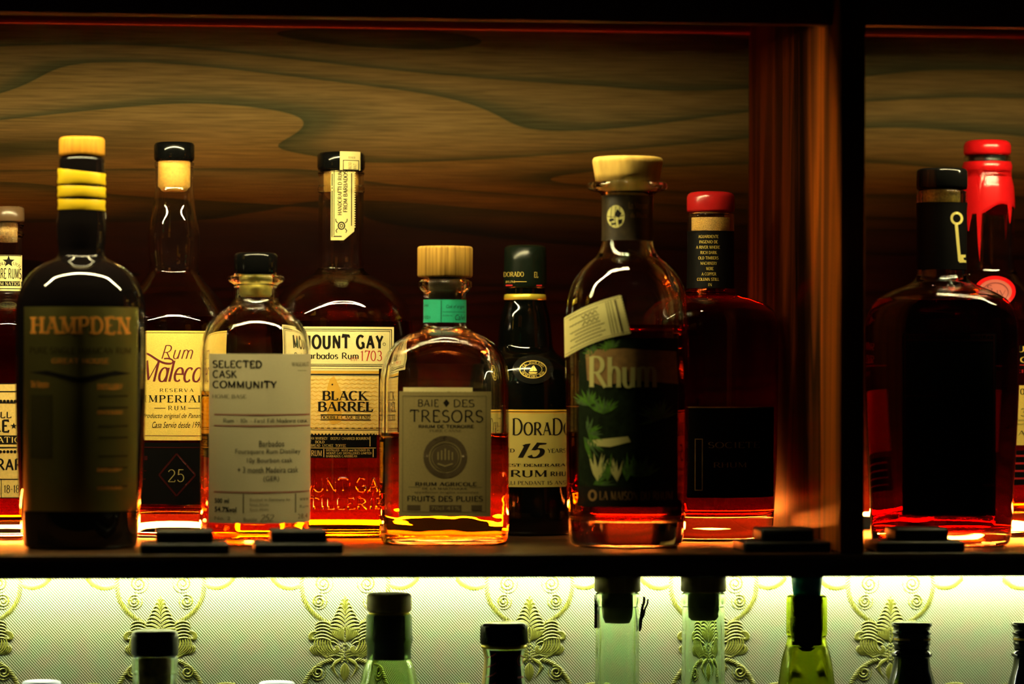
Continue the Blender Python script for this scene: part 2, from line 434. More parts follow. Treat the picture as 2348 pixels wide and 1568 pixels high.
def glyphs(txt, font, T=.075, t=.03, serif=.09, slant=0.0, track=.08, wide=1.0, sh=.03, bold=0.0, shear=0.0, case=None):
    """list of polygons, y down; 'serif' = stroke letters with stress and serifs, 'sans' = the built-in face"""
    pl = []
    if font == 'sans':
        cu = bpy.data.curves.new('tx', 'FONT'); cu.body = txt; cu.offset = bold; cu.shear = shear; cu.resolution_u = 3
        cu.space_character = 1 + track * .5
        o = bpy.data.objects.new('tx', cu); COL.objects.link(o)
        dg = bpy.context.evaluated_depsgraph_get(); me = bpy.data.meshes.new_from_object(o.evaluated_get(dg))
        for p in me.polygons: pl.append([(me.vertices[i].co.x, -me.vertices[i].co.y) for i in p.vertices])
        bpy.data.objects.remove(o); bpy.data.curves.remove(cu); bpy.data.meshes.remove(me)
        return pl
    x = 0.0
    for ch in txt:
        sc = 1.0
        if ch not in G: ch2 = ch.upper(); sc = .7 if ch2 in G else 1; ch = ch2 if ch2 in G else ' '
        if case == 'small' and ch != txt[0] and ch.isupper(): sc = .76
        wd, sp = G[ch]
        for thin, pts in parse(sp):
            q = [((p[0] * wide * sc) + x, p[1] * sc) for p in pts]
            ps = ribbon(q, t * 1.1 if thin else T, t)
            if serif:
                for a, b in ((q[0], q[1]), (q[-1], q[-2])):
                    if abs(a[1] - b[1]) > abs(a[0] - b[0]) and min(abs(a[1] - k * sc) for k in (0, 1, .66)) < .02:
                        hwid = serif + (0 if thin else T * .5); up = sh if b[1] > a[1] else -sh
                        ps.append([(a[0] - hwid, a[1]), (a[0] + hwid, a[1]), (a[0] + hwid, a[1] + up), (a[0] - hwid, a[1] + up)])
            for p in ps: pl.append([(u + v * slant, -v) for u, v in p])
        x += wd * wide * sc + track
    return pl
def fit(pl, x0, x1, y0, y1, rot=0):
    if rot:
        c, s_ = round(math.cos(math.radians(rot))), round(math.sin(math.radians(rot)))
        for p in pl: p[:] = [(c * a + s_ * b, -s_ * a + c * b) for a, b in p]
    xs = [q[0] for p in pl for q in p]; ys = [q[1] for p in pl for q in p]
    if not xs: return
    sx = (x1 - x0) / max(1e-6, max(xs) - min(xs)); sy = (y1 - y0) / max(1e-6, max(ys) - min(ys)); mx, my = min(xs), min(ys)
    for p in pl: p[:] = [(x0 + (a - mx) * sx, y0 + (b - my) * sy) for a, b in p]
def ell(cx, cy_, rx, ry, k=24): return [(cx + rx * math.cos(2 * math.pi * i / k), cy_ - ry * math.sin(2 * math.pi * i / k)) for i in range(k)]
def annulus(cx, cy_, rx, ry, wd, k=32):
    o = ell(cx, cy_, rx, ry, k); i_ = ell(cx, cy_, rx - wd, ry - wd, k)
    return [[o[a], o[(a + 1) % k], i_[(a + 1) % k], i_[a]] for a in range(k)]
def star(cx, cy_, r, r2=.42):
    p = [(cx + (r if i % 2 == 0 else r * r2) * math.sin(math.pi * i / 5), cy_ - (r if i % 2 == 0 else r * r2) * math.cos(math.pi * i / 5)) for i in range(10)]
    return [[(cx, cy_), p[i], p[(i + 1) % 10]] for i in range(10)]
def arctext(L, txt, cx, cy_, r, a0, a1, h, font='serif', mi=1, ry=None, inward=False, **kw):
    """letters set round an ellipse, angle measured clockwise from the top (degrees)"""
    n = len(txt); ry = ry or r
    for i, ch in enumerate(txt):
        if ch == ' ': continue
        a = math.radians(a0 + (a1 - a0) * i / max(1, n - 1))
        pl = glyphs(ch, font, **kw); fit(pl, -h * .4, h * .4, -h / 2, h / 2)
        ox, oy = cx + r * math.sin(a), cy_ - ry * math.cos(a); b = a + (math.pi if inward else 0)
        L.polys([[(ox + u * math.cos(b) - v * math.sin(b), oy + u * math.sin(b) + v * math.cos(b)) for u, v in p] for p in pl], mi)
# ------------------------------------------------------------------ shared materials
M_GLASS = glassmat('clear_glass', (1, 1, 1), 1.5)
M_GLASSG = glassmat('green_tint_glass', (0.93, 1, 0.9), 1.5)
M_WAVY = glassmat('rippled_glass', (1, 1, 1), 1.5, bump=0.12, bscale=1, bstretch=(18, 18, 60))
L_AMBER = liquidmat('amber_rum', (2.5, 17, 85))
L_GOLD = liquidmat('pale_gold_rum', (1.5, 10, 55))
L_DARK = liquidmat('dark_rum', (15, 75, 230))
L_RED = liquidmat('red_brown_rum', (7, 42, 170))
L_WAVY = liquidmat('amber_rum_rippled', (3, 20, 90), bump=1.0, bscale=1, bstretch=(25, 25, 60))
L_OLIVE = liquidmat('olive_oil_green', (14, 11, 75))
BLK = plain('gloss_black_plastic', (0.003, 0.003, 0.003), 0.1, spec=0.35)
DGLASS = plain('black_glass', (0.004, 0.003, 0.003), 0.04, spec=0.6)
CAPW = plain('orange_wood_cap', (0.36, 0.16, 0.012), 0.6, spec=.1, noise=0.25, nscale=1, stretch=(500, 500, 40))
CORKW = plain('pale_wood_stopper', (0.5, 0.32, 0.075), 0.6, spec=.1, noise=0.25, nscale=1, stretch=(160, 160, 30))
OAKW = plain('striped_oak_stopper', (0.36, 0.2, 0.035), 0.6, spec=.1, noise=0.55, nscale=1, stretch=(600, 600, 12))
CORK = plain('cork', (0.55, 0.34, 0.12), 0.8, noise=0.4, nscale=700)
YTAPE = plain('yellow_tape', (0.5, 0.34, 0.008), 0.4, spec=.2)
CREAM = plain('cream_paper', (0.68, 0.58, 0.26), 0.6, noise=0.06, nscale=900)
CREAM2 = plain('kraft_cream_paper', (0.72, 0.49, 0.14), 0.6, noise=0.12, nscale=500)
WHITEP = plain('white_textured_paper', (0.56, 0.5, 0.3), 0.7, noise=0.05, nscale=1500)
GREYP = plain('grey_beige_paper', (0.25, 0.19, 0.06), 0.75, noise=0.1, nscale=900)
BAND = plain('parchment_label_paper', (0.74, 0.52, 0.1), 0.6, noise=0.12, nscale=1200, bump=0.2)
OLIVEF = plain('olive_foil', (0.4, 0.35, 0.1), 0.38, metal=1.0)
COPPER = plain('copper_ink', (0.9, 0.36, 0.05), 0.4, metal=0.35)
INK = plain('black_ink', (0.008, 0.006, 0.004), 0.5, spec=.15)
SOFTINK = plain('faded_ink', (0.085, 0.06, 0.028), 0.6, spec=.1)
MAROON = plain('maroon_ink', (0.12, 0.008, 0.012), 0.5)
REDINK = plain('red_ink', (0.42, 0.012, 0.015), 0.5)
PINKINK = plain('rose_ink', (0.3, 0.1, 0.07), 0.5)
OCHRE = plain('ochre_ink', (0.6, 0.33, 0.03), 0.5)
GOLD = plain('gold_ink', (0.75, 0.55, 0.12), 0.35, metal=0.5)
BLKP = plain('black_label_paper', (0.0025, 0.002, 0.002), 0.5, spec=.1)
TEAL = plain('teal_paper', (0.01, 0.36, 0.2), 0.55, noise=0.05, nscale=800)
REDWAX = plain('red_wax', (0.55, 0.006, 0.008), 0.22, spec=0.5)
DREDCAP = plain('dark_red_wax', (0.3, 0.008, 0.008), 0.25)
PINKWAX = plain('pink_wax_seal', (0.38, 0.08, 0.06), 0.45)
FOOT = plain('matt_black_plastic', (0.008, 0.008, 0.007), 0.4)
GREENLEAF = plain('leaf_green_print', (0.08, 0.19, 0.02), 0.5, spec=.1, noise=0.4, nscale=300)
DGREEN = plain('dark_foliage_print', (0.009, 0.016, 0.005), 0.5, spec=.1, noise=0.5, nscale=250)
YGREEN = plain('pale_flower_print', (0.5, 0.46, 0.16), 0.5)
BROWNP = plain('brown_board_print', (0.28, 0.15, 0.04), 0.5, noise=0.3, nscale=200)

# ------------------------------------------------------------------ cabinet
YB, YL, TOPZ, SH = 0.37, 0.25, 0.42, 0.0175
XD0, XD1 = P(1926, 900, 0).x, P(1982.5, 900, 0).x
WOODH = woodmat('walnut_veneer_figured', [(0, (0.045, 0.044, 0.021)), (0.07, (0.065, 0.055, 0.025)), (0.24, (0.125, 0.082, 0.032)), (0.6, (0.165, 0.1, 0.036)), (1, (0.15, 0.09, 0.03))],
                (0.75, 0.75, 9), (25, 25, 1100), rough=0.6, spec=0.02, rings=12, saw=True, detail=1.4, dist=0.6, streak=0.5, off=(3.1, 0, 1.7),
                zones=('Z', 0.05, 0.42, [(0, (0.16, 0.02, 0.01)), (0.45, (0.05, 0.008, 0.004)), (0.54, (0.07, 0.022, 0.008)), (0.6, (0.36, 0.17, 0.05)), (0.68, (0.72, 0.55, 0.4)), (0.76, (1, 1, 1))]))  # Z ramp paints the wall's downward dimming of light into the reddish veneer
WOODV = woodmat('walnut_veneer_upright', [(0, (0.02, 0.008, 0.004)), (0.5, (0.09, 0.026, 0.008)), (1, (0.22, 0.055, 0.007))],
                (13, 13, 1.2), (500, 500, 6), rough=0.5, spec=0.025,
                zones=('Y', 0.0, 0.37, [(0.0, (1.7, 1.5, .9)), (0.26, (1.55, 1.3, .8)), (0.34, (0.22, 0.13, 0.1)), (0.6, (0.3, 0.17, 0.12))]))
WOODS = woodmat('dark_walnut_shelf', [(0, (0.03, 0.014, 0.006)), (1, (0.1, 0.045, 0.016))], (3, 30, 30), (12, 500, 500), rough=0.3, spec=0.4)
WOODD = plain('dark_stained_wood', (0.012, 0.007, 0.004), 0.5)

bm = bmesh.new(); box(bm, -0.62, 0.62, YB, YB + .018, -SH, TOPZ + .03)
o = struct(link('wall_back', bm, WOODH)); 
bm = bmesh.new(); box(bm, -0.62, 0.62, YB - .006, YB, TOPZ - .0075, TOPZ - .001, .001)
struct(link('trim_1', bm, plain('red_brown_moulding', (0.16, 0.004, 0.003), 0.35)))
bm = bmesh.new(); box(bm, -0.62, 0.62, 0, YB, TOPZ, TOPZ + .02, .0008)
tag(link('top_board', bm, WOODD), 'black top board of the cabinet running above all bottles', 'shelf')
bm = bmesh.new(); box(bm, -0.62, 0.62, 0, YB, -SH, 0, .0008)
tag(link('shelf_board', bm, WOODS), 'long dark wooden shelf board carrying the upper row of bottles', 'shelf')
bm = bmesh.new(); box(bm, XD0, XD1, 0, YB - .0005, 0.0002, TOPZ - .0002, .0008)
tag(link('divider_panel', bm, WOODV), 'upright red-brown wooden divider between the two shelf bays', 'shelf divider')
bm = bmesh.new(); box(bm, -0.62, 0.62, -0.02, YL, -0.39, -0.372)
struct(link('counter_top', bm, WOODD))  # counter top below view that carries the lower bottles

# LED strips: aluminium channel with a glowing diffuser
ALU = plain('aluminium_channel', (0.35, 0.35, 0.34), 0.4, metal=0.9)
def strip(name, label, x0, x1, y, z, ang, wd, mat):
    """ang = direction the diffuser faces, from +y downwards (degrees); the diffuser is recessed between the channel lips"""
    r = empty(name, (0, y, z)); tag(r, label, 'LED strip', 'LED light strips')
    a = math.radians(ang); d = Vector((0, math.cos(a), -math.sin(a))); n = Vector((0, math.sin(a), math.cos(a)))
    bm = bmesh.new()
    def prism(b, s0, s1, t0, t1):
        vs = [[b.verts.new(Vector((x, 0, 0)) + d * s + n * t) for s, t in ((s0, t0), (s1, t0), (s1, t1), (s0, t1))] for x in (x0, x1)]
        for i in range(4): b.faces.new((vs[0][i], vs[0][(i + 1) % 4], vs[1][(i + 1) % 4], vs[1][i]))
        b.faces.new(list(reversed(vs[0]))); b.faces.new(vs[1])
    prism(bm, -.004, -.0012, -wd / 2 - .0012, wd / 2 + .0012)
    prism(bm, -.004, .0012, wd / 2 + .0001, wd / 2 + .0012)
    prism(bm, -.004, .0012, -wd / 2 - .0012, -wd / 2 - .0001)
    bmesh.ops.recalc_face_normals(bm, faces=bm.faces)
    link('channel', bm, ALU, r, smooth=False)
    b2 = bmesh.new(); prism(b2, -.0011, -.0002, -wd / 2, wd / 2); bmesh.ops.recalc_face_normals(b2, faces=b2.faces)
    link('diffuser', b2, mat, r, smooth=False)
def glow_line(name, label, x0, x1, mat, y=YB - .008, z=.0125, rad=.0012):
    """thin round diffuser lying on a low channel in the corner of shelf and back panel"""
    r = empty(name, (0, y, 0)); tag(r, label, 'LED strip', 'LED light strips')
    bm = bmesh.new(); box(bm, x0, x1, -.003, .003, .0001, z - rad, .0004); link('channel', bm, plain('dark_channel', (.05, .045, .04), .5), r, smooth=False)
    bm = bmesh.new(); K = 10
    rr = [[bm.verts.new((x, rad * math.cos(2 * math.pi * i / K), z + rad * math.sin(2 * math.pi * i / K))) for i in range(K)] for x in (x0, x1)]
    for i in range(K): bm.faces.new((rr[0][i], rr[0][(i + 1) % K], rr[1][(i + 1) % K], rr[1][i]))
    bm.faces.new(list(reversed(rr[0]))); bm.faces.new(rr[1]); bmesh.ops.recalc_face_normals(bm, faces=bm.faces)
    link('diffuser', bm, mat, r)
EM_TOP = emit('led_warm_green_white', (1.0, 0.85, 0.4), E_TOP)
EM_BACK = emit('led_amber', (1.0, 0.19, 0.018), E_BACK)
EM_LOW = emit('led_cool_white', (0.97, 1.0, 0.95), E_LOW)
XT0, XT1 = P(1470, 0, .05).x, P(2120, 0, .05).x
strip('light_strip', 'slim LED strip under the top board over the left bay', -0.6, XT0, .052, .396, 50, .005, EM_TOP)
strip('light_strip', 'slim LED strip under the top board over the right bay', XT1, 0.6, .052, .396, 50, .005, EM_TOP)
glow_line('light_strip', 'amber LED strip along the back of the shelf behind the left bottles', -0.6, XD0 - .002, EM_BACK)
glow_line('light_strip', 'amber LED strip along the back of the shelf behind the right bottles', XD1 + .002, 0.6, EM_BACK)
strip('light_strip', 'white LED strip under the shelf washing down the patterned wallpaper', -0.6, 0.6, YL - .013, -SH - .0055, 70, .01, EM_LOW)
bm = bmesh.new(); box(bm, -0.6, XD0 - .001, .068, .074, .3949, TOPZ - .0002)
struct(link('light_cut_batten_left', bm, WOODD))  # added unseen batten, cuts the LED light off the top of the wall
bm = bmesh.new(); box(bm, XD1 + .001, 0.6, .068, .074, .3949, TOPZ - .0002)
struct(link('light_cut_batten_right', bm, WOODD))  # added unseen batten, same light cut-off for the right bay

LIPM = plain('red_stained_lip', (0.1, 0.012, 0.006), 0.4)
bm = bmesh.new(); box(bm, -0.6, XD0 - .0005, .03, .044, .388, TOPZ - .0002, .001)
struct(link('trim_4', bm, LIPM))
bm = bmesh.new(); box(bm, XD1 + .0005, 0.6, .03, .044, .388, TOPZ - .0002, .001)
struct(link('trim_5', bm, LIPM))

# ------------------------------------------------------------------ wallpaper with embossed ornament
def wallpaper():
    m, nt, b = nmat('woven_wallpaper'); N = nt.nodes; Lk = nt.links
    tc = N.new('ShaderNodeTexCoord')
    def weave(rot, sc):
        mp = N.new('ShaderNodeMapping'); mp.inputs['Rotation'].default_value = (0, rot, 0)
        wv = N.new('ShaderNodeTexWave'); wv.bands_direction = 'X'; wv.inputs['Scale'].default_value = sc; wv.inputs['Distortion'].default_value = .6; wv.inputs['Detail Scale'].default_value = 40
        Lk.new(tc.outputs['Object'], mp.inputs['Vector']); Lk.new(mp.outputs[0], wv.inputs['Vector']); return wv
    w1, w2 = weave(math.radians(42), 190), weave(math.radians(-48), 150)
    mx = N.new('ShaderNodeMath'); mx.operation = 'MULTIPLY_ADD'; mx.inputs[1].default_value = .15
    Lk.new(w2.outputs['Fac'], mx.inputs[0]); Lk.new(w1.outputs['Fac'], mx.inputs[2])
    r = N.new('ShaderNodeValToRGB'); el = r.color_ramp.elements
    el[0].position = .2; el[0].color = (.045, .06, .005, 1); el[1].position = .9; el[1].color = (.38, .38, .19, 1)
    n = N.new('ShaderNodeTexNoise'); n.inputs['Scale'].default_value = 60; Lk.new(tc.outputs['Object'], n.inputs['Vector'])
    r2 = N.new('ShaderNodeValToRGB'); r2.color_ramp.elements[0].color = (.85, 1, .85, 1); r2.color_ramp.elements[1].color = (1, .92, .85, 1)
    r2.color_ramp.elements[0].position = .35; r2.color_ramp.elements[1].position = .65
    ml = N.new('ShaderNodeMix'); ml.data_type = 'RGBA'; ml.blend_type = 'MULTIPLY'; ml.inputs['Factor'].default_value = 1
    Lk.new(mx.outputs[0], r.inputs[0]); Lk.new(n.outputs['Fac'], r2.inputs[0]); Lk.new(r.outputs[0], ml.inputs['A']); Lk.new(r2.outputs[0], ml.inputs['B'])
    Lk.new(ml.outputs['Result'], b.inputs['Base Color']); b.inputs['Roughness'].default_value = .7; b.inputs['Specular IOR Level'].default_value = .2
    return m
ORN = plain('gilt_embossed_ornament', (0.17, 0.175, 0.015), 0.32, metal=0.3)
def arc(cx, cy_, rx, ry, a0, a1, k=14):
    return [(cx + rx * math.cos(math.radians(a0 + (a1 - a0) * i / k)), cy_ - ry * math.sin(math.radians(a0 + (a1 - a0) * i / k))) for i in range(k + 1)]
def bez(p0, p1, p2, p3, k=12):
    out = []
    for i in range(k + 1):
        t = i / k; a = (1 - t) ** 3; b_ = 3 * t * (1 - t) ** 2; c = 3 * t * t * (1 - t); d = t ** 3
        out.append((a * p0[0] + b_ * p1[0] + c * p2[0] + d * p3[0], a * p0[1] + b_ * p1[1] + c * p2[1] + d * p3[1]))
    return out
def spiral(cx, cy_, r, a0, turns, k=26):
    return [(cx + r * (1 - .8 * i / k) * math.cos(math.radians(a0 + 360 * turns * i / k)), cy_ - r * (1 - .8 * i / k) * math.sin(math.radians(a0 + 360 * turns * i / k))) for i in range(k + 1)]
def ornament():
    """strokes (points, radius px, taper) and rope paths for one half of the damask motif; y is photo rows, x px from its axis"""
    st, rope = [], []
    rope += [bez((-98, 1318), (-106, 1375), (-84, 1408), (-30, 1432)), bez((-28, 1512), (-70, 1520), (-96, 1556), (-100, 1600)),
             bez((-104, 1340), (-122, 1352), (-150, 1350), (-170, 1322)), bez((-100, 1596), (-116, 1574), (-140, 1566), (-170, 1572))]
    for c, r in (((-60, 1378), 15), ((-50, 1337), 19), ((-62, 1541), 15)):
        st.append((spiral(*c, r, 60, 1.8), 2.1, False)); st.append((arc(*c, r + 3, r + 3, 200, 400), 1.4, True))
    # plume: rows of feathers either side of the axis
    for i in range(9):
        y = 1372 + i * 8.5; wd = 7 + i * 4.6
        st.append((bez((0, y + 14), (-wd * .3, y + 2), (-wd * .8, y - 4), (-wd, y + 7)), 2.4, True))
        st.append((bez((0, y + 19), (-wd * .35, y + 8), (-wd * .75, y + 4), (-wd * .85, y + 13)), 2.0, True))
    for i in range(5): st.append((bez((-1 - i, 1408 - i * 4), (-4 - i * 2, 1390 - i * 2), (-3 - i, 1375), (-1 - i * 1.6, 1366 + i * 5)), 1.8, True))
    # side fans
    for i in range(6):
        y = 1424 + i * 7.5
        st.append((bez((-26, y + 16), (-34, y + 2), (-56, y - 6), (-68 - i * 1.2, y + 8)), 2.6, True))
    for i in range(5):
        y = 1436 + i * 8
        st.append((bez((-14, y + 14), (-20, y + 4), (-32, y), (-42, y + 6)), 2.0, True))
    # scroll leaves
    for i in range(6): st.append((spiral(-72, 1462, 18 - i * 2.6, 10 + i * 15, .85), 2.2, True))
    for i in range(7):
        st.append((bez((-58 + i * 5.5, 1452), (-78 + i * 6, 1474), (-74 + i * 7, 1492), (-34 + i * 4, 1508 - i)), 2.3, True))
    for i in range(4): st.append((bez((-70 + i * 4, 1478), (-84 + i * 5, 1484), (-80 + i * 5, 1494), (-66 + i * 5, 1502)), 2.0, True))
    for i in range(4): st.append((spiral(-22, 1486, 15 - i * 3.4, 190, .8), 2.0, True))
    # lotus
    for i in range(6): st.append((bez((-2, 1470), (-10 - i * 4, 1462), (-12 - i * 4.6, 1444), (-3 - i * 4.2, 1432 + i * i * .4)), 2.4, True))
    st.append((bez((0, 1474), (-7, 1460), (-6, 1446), (0, 1436)), 2.6, True))
    # bead rows and lower leaves
    for i in range(13):
        for j in range(3):
            st.append((ell(-4 - i * 4.6, 1490 + abs(i - 4) * 1.2 + j * 6 - (i > 8) * (i - 8) * 4, 1.6, 1.6, 5), 1.5, False))
    for i in range(6): st.append((bez((-2, 1508), (-12 - i * 3, 1514), (-26 - i * 2, 1524), (-34 + i * 4, 1532 + i * 4.4)), 2.5, True))
    for i in range(3): st.append((bez((0, 1520), (-12 + i * 4, 1530), (-10 + i * 4, 1548), (0, 1562)), 2.4, True))
    for i in range(10): st.append((ell(-3 - (i % 2) * 4, 1478 + i * 4.4, 1.5, 1.5, 5), 1.5, False))
    return st, rope
def tube(bm, pts, r, taper, mpx, ox, zf, y, mi, flat=.85):
    n = len(pts); prev = None; K = 6
    for i, p in enumerate(pts):
        a = pts[max(0, i - 1)]; b_ = pts[min(n - 1, i + 1)]; dx, dy = b_[0] - a[0], b_[1] - a[1]; l = math.hypot(dx, dy) or 1
        nx, ny = -dy / l, dx / l
        rr = r * ((.25 + .75 * math.sin(math.pi * (i + .3) / (n - .4))) if taper else 1)
        vs = []
        for k in range(K):
            t = math.pi * k / (K - 1); u = rr * math.cos(t); h = rr * math.sin(t) * flat
            vs.append(bm.verts.new((ox + (p[0] + nx * u) * mpx, y - h * mpx, zf(p[1] + ny * u))))
        if prev:
            for k in range(K - 1):
                f = bm.faces.new((prev[k], vs[k], vs[k + 1], prev[k + 1])); f.material_index = mi
        prev = vs
bm = bmesh.new()
vs = [bm.verts.new(v) for v in ((-.62, YL, -.372), (.62, YL, -.372), (.62, YL, -SH), (-.62, YL, -SH))]
bm.faces.new(vs)
st, rope = ornament()
for pc in (-54, 368, 791, 1214, 1636, 2042, 2464):
    c = P(pc, 1450, YL); mpx = mpp(c); zf = lambda py, c=c, mpx=mpx: c.z - (py - 1450) * mpx
    for sgn in (-1, 1):
        for pts, r, tp in st: tube(bm, [(sgn * x, yy) for x, yy in pts], r, tp, mpx, c.x, zf, YL, 1)
        for pts in rope:
            # twisted rope: short slanting strands along the path
            for i in range(len(pts) - 1):
                for q in (0, .5):
                    x = pts[i][0] + (pts[i + 1][0] - pts[i][0]) * q; yy = pts[i][1] + (pts[i + 1][1] - pts[i][1]) * q
                    dx, dy = pts[i + 1][0] - pts[i][0], pts[i + 1][1] - pts[i][1]; l = math.hypot(dx, dy); dx /= l; dy /= l
                    s_ = [(x - dy * k * 5.5 + dx * k * 5, yy + dx * k * 5.5 + dy * k * 5) for k in (-1, -.4, .4, 1)]
                    tube(bm, [(sgn * a, b_) for a, b_ in s_], 2.2, True, mpx, c.x, zf, YL, 1)
bmesh.ops.recalc_face_normals(bm, faces=[f for f in bm.faces if f.material_index == 1])
for f in bm.faces:
    if f.material_index == 1 and f.normal.y > .3: f.normal_flip()
    if f.material_index == 0 and f.normal.y > 0: f.normal_flip()
struct(link('wall_lower', bm, [wallpaper(), ORN], autosmooth=None))
# ================================================================== upper shelf bottles
G1 = 'bottles on the upper shelf'
# 1 -- left edge: small-batch bottle with star label
B = Bottle('liquor_bottle', 'clear screw-necked bottle with star neck label, cut by the left edge', 'bottle', 17, .285, 1236,
           [(512, 33), (516, 36), (524, 33), (532, 33), (537, 36.5), (545, 33), (553, 34), (580, 34), (668, 35), (690, 48), (712, 82), (740, 112), (775, 122), (1180, 122), (1225, 118), (1235, 114)], group=G1)
B.glass(M_GLASS, level=716, liq=L_RED, base=30, wall=10)
B.lathe('stopper', [(474, 30), (478, 36), (505, 37), (509, 36)], plain('brown_stopper', (.09, .05, .025), .25), n=2)
B.lathe('cork', [(510, 22), (556, 21)], CORK)
L = Label(B, 'neck_label', [CREAM, INK])
L.sheet(-15, 48, 586, 668); L.polys(star(18, 601, 14)); arctext(L, 'SMALL BATCH', 17, 628, 34, -46, 46, 7, ry=24)
L.text('RARE RUMS', -14, 46.5, 616, 641, 'stroke', T=.07, t=.06, serif=0, wide=.7); L.rect(-15, 48, 646, 657); L.text('RUM NATION', -13, 46, 647.5, 655.5, 'stroke', mi=0, layer=2)
L.rect(-13, 46, 586.5, 588.5); L.rect(-13, 46, 662, 664); L.done()
L = Label(B, 'label', [CREAM2, INK, REDINK])
L.sheet(-92, 118, 878, 1138); L.rect(-92, 118, 896, 898.5); L.rect(-92, 118, 921, 924)
for i in range(26): L.polys([ell(-86 + i * 8, 919, 3.6, 3.6, 10)])
L.text('SMALL', -50, 26, 942, 957, 'stroke', T=.08, t=.06, serif=.05); L.text('RARE', -64, 22, 960, 990, 'stroke', T=.09, t=.07, serif=.04, wide=.8); L.polys(star(31, 975, 8))
L.rect(-92, 118, 996, 1016); L.text('RUM NATION', -80, 64, 999, 1013, 'stroke', mi=0, layer=2)
L.rect(-92, 118, 1022, 1025)
for i in range(26): L.polys([ell(-86 + i * 8, 1033, 3.6, 3.6, 10)])
L.text('JAMAICA', -86, -8, 1048, 1076, 'stroke', T=.09, t=.07, serif=.03, wide=.8); L.text('RARE', -6, 68, 1048, 1076, 'stroke', T=.09, t=.07, serif=.03, wide=.8)
L.rect(-92, 118, 1094, 1096); L.rect(3, 4.5, 1096, 1138); L.text('18-18', 10, 44, 1108, 1126, 'stroke', serif=.06); L.frame(-92, 118, 878, 1138, 2)
L.done()

# 2 -- dark bottle with yellow-taped neck and wooden cap
B = Bottle('liquor_bottle', 'black round-shouldered bottle with wooden cap and yellow-taped neck', 'bottle', 185, .105, 1256,
           [(359, 40), (362, 49), (366, 51.5), (384, 52), (470, 53), (487, 54), (520, 57), (556, 55), (576, 53), (588, 55), (594, 62), (604, 84), (620, 108), (640, 126), (668, 140), (705, 148), (760, 150), (900, 149), (1100, 142), (1170, 137), (1230, 132), (1248, 129), (1255, 124)], group=G1)
B.solid(DGLASS)
B.lathe('cap', [(315.5, 45), (317, 49), (322, 52), (352, 52.5), (358, 51.5), (359.5, 46)], CAPW, autosmooth=50)
def slant_band(name, tops, bots, hw, mat):
    bm = bmesh.new(); seg = 64; rows = [(0, 0), (.12, 1.4), (.5, .2), (.88, 1.6), (1, 0)]
    rr = []
    for fr, dh in rows:
        row = []
        for i in range(seg):
            a = 2 * math.pi * i / seg; s_ = math.sin(a)
            yt = tops[0] + (tops[1] - tops[0]) * (s_ + 1) / 2 + tops[2] * math.cos(a); yb = bots[0] + (bots[1] - bots[0]) * (s_ + 1) / 2 + bots[2] * math.cos(a)
            py = yt + (yb - yt) * fr; r = (hw + dh) * B.m
            row.append(bm.verts.new((r * math.sin(a), -r * math.cos(a), B.z(py))))
        rr.append(row)
    for r0, r1 in zip(rr, rr[1:]):
        for i in range(seg): bm.faces.new((r1[i], r1[(i + 1) % seg], r0[(i + 1) % seg], r0[i]))
    o = link(name, bm, mat, B.root); return o
slant_band('neck_tape', (387, 398, 3), (423, 425, 0), 54, YTAPE)
slant_band('neck_tape', (427, 430, 1), (453, 454, 0), 54, YTAPE)
slant_band('neck_tape', (457, 459, 2), (483, 485, 0), 53.2, YTAPE)
L = Label(B, 'label', [OLIVEF, COPPER, plain('dark_olive_ink', (.12, .1, .03), .45, metal=.9), INK])
L.sheet(57, 312, 706, 1168); L.text('HAMPDEN', 71, 297, 727, 769, 'stroke', T=.12, t=.045, serif=.17, sh=.13, track=.14)
L.text('PURE SINGLE JAMAICAN RUM', 71, 296, 797, 812, 'stroke', mi=2, T=.1, t=.06, serif=.08); L.text('GREAT HOUSE', 120, 248, 822, 834, 'stroke', T=.09, t=.05, serif=.08)
L.polys([[(70, 854), (110, 850), (180, 866), (260, 850), (299, 856), (250, 862), (185, 878), (120, 862)]], 3)
L.text('The Hampden', 73, 114, 873, 893, 'sans', bold=.01)
L.rect(74, 122, 905, 1048, 2)
for k, (a, b) in enumerate(((880, 893), (940, 948), (1070, 1078), (1112, 1119))): L.text('ESTATE BLEND' if k % 2 else 'DISTILLERY', 222, 278, a, b, 'sans', bold=.02)
for k in range(7): L.rect(224, 290, 905 + k * 34 - (k % 2) * 8, 909 + k * 34 - (k % 2) * 8, 2)
L.done()
L = Label(B, 'foot_band', [BLKP]); L.sheet(62, 308, 1169, 1171, 0); L.done()

# 3 -- pear-necked bottle with script label
B = Bottle('liquor_bottle', 'clear pear-necked bottle with black cap and cream script label', 'bottle', 397, .29, 1234,
           [(371, 42), (374, 46), (382, 45), (386, 43.5), (430, 43.5), (436, 44.5), (470, 48), (510, 56), (548, 61), (580, 60), (610, 56.5), (624, 58), (645, 72), (680, 102), (710, 120), (745, 134), (790, 138), (1180, 138), (1222, 134), (1233, 130)], group=G1)
B.glass(M_GLASS, level=728, liq=L_DARK, base=52, wall=9, neckwall=5)
B.lathe('cap', [(327, 40), (329, 44), (334, 46.5), (362, 46.5), (368, 45), (370, 42)], BLK, autosmooth=60)
B.lathe('cork', [(371, 37), (428, 37), (432, 33), (438, 29), (440, 24)], plain('golden_cork', (.85, .48, .08), .6, noise=.15, nscale=400))
L = Label(B, 'label', [BAND, MAROON, INK])
L.sheet(290, 505, 760, 1007)
L.text('Rum', 370, 441, 792, 824, 'stroke', T=.055, t=.028, serif=.03, slant=.35, track=.1)
L.text('Malecon', 326, 487, 826, 876, 'stroke', T=.075, t=.03, serif=0, slant=.32, track=.04)
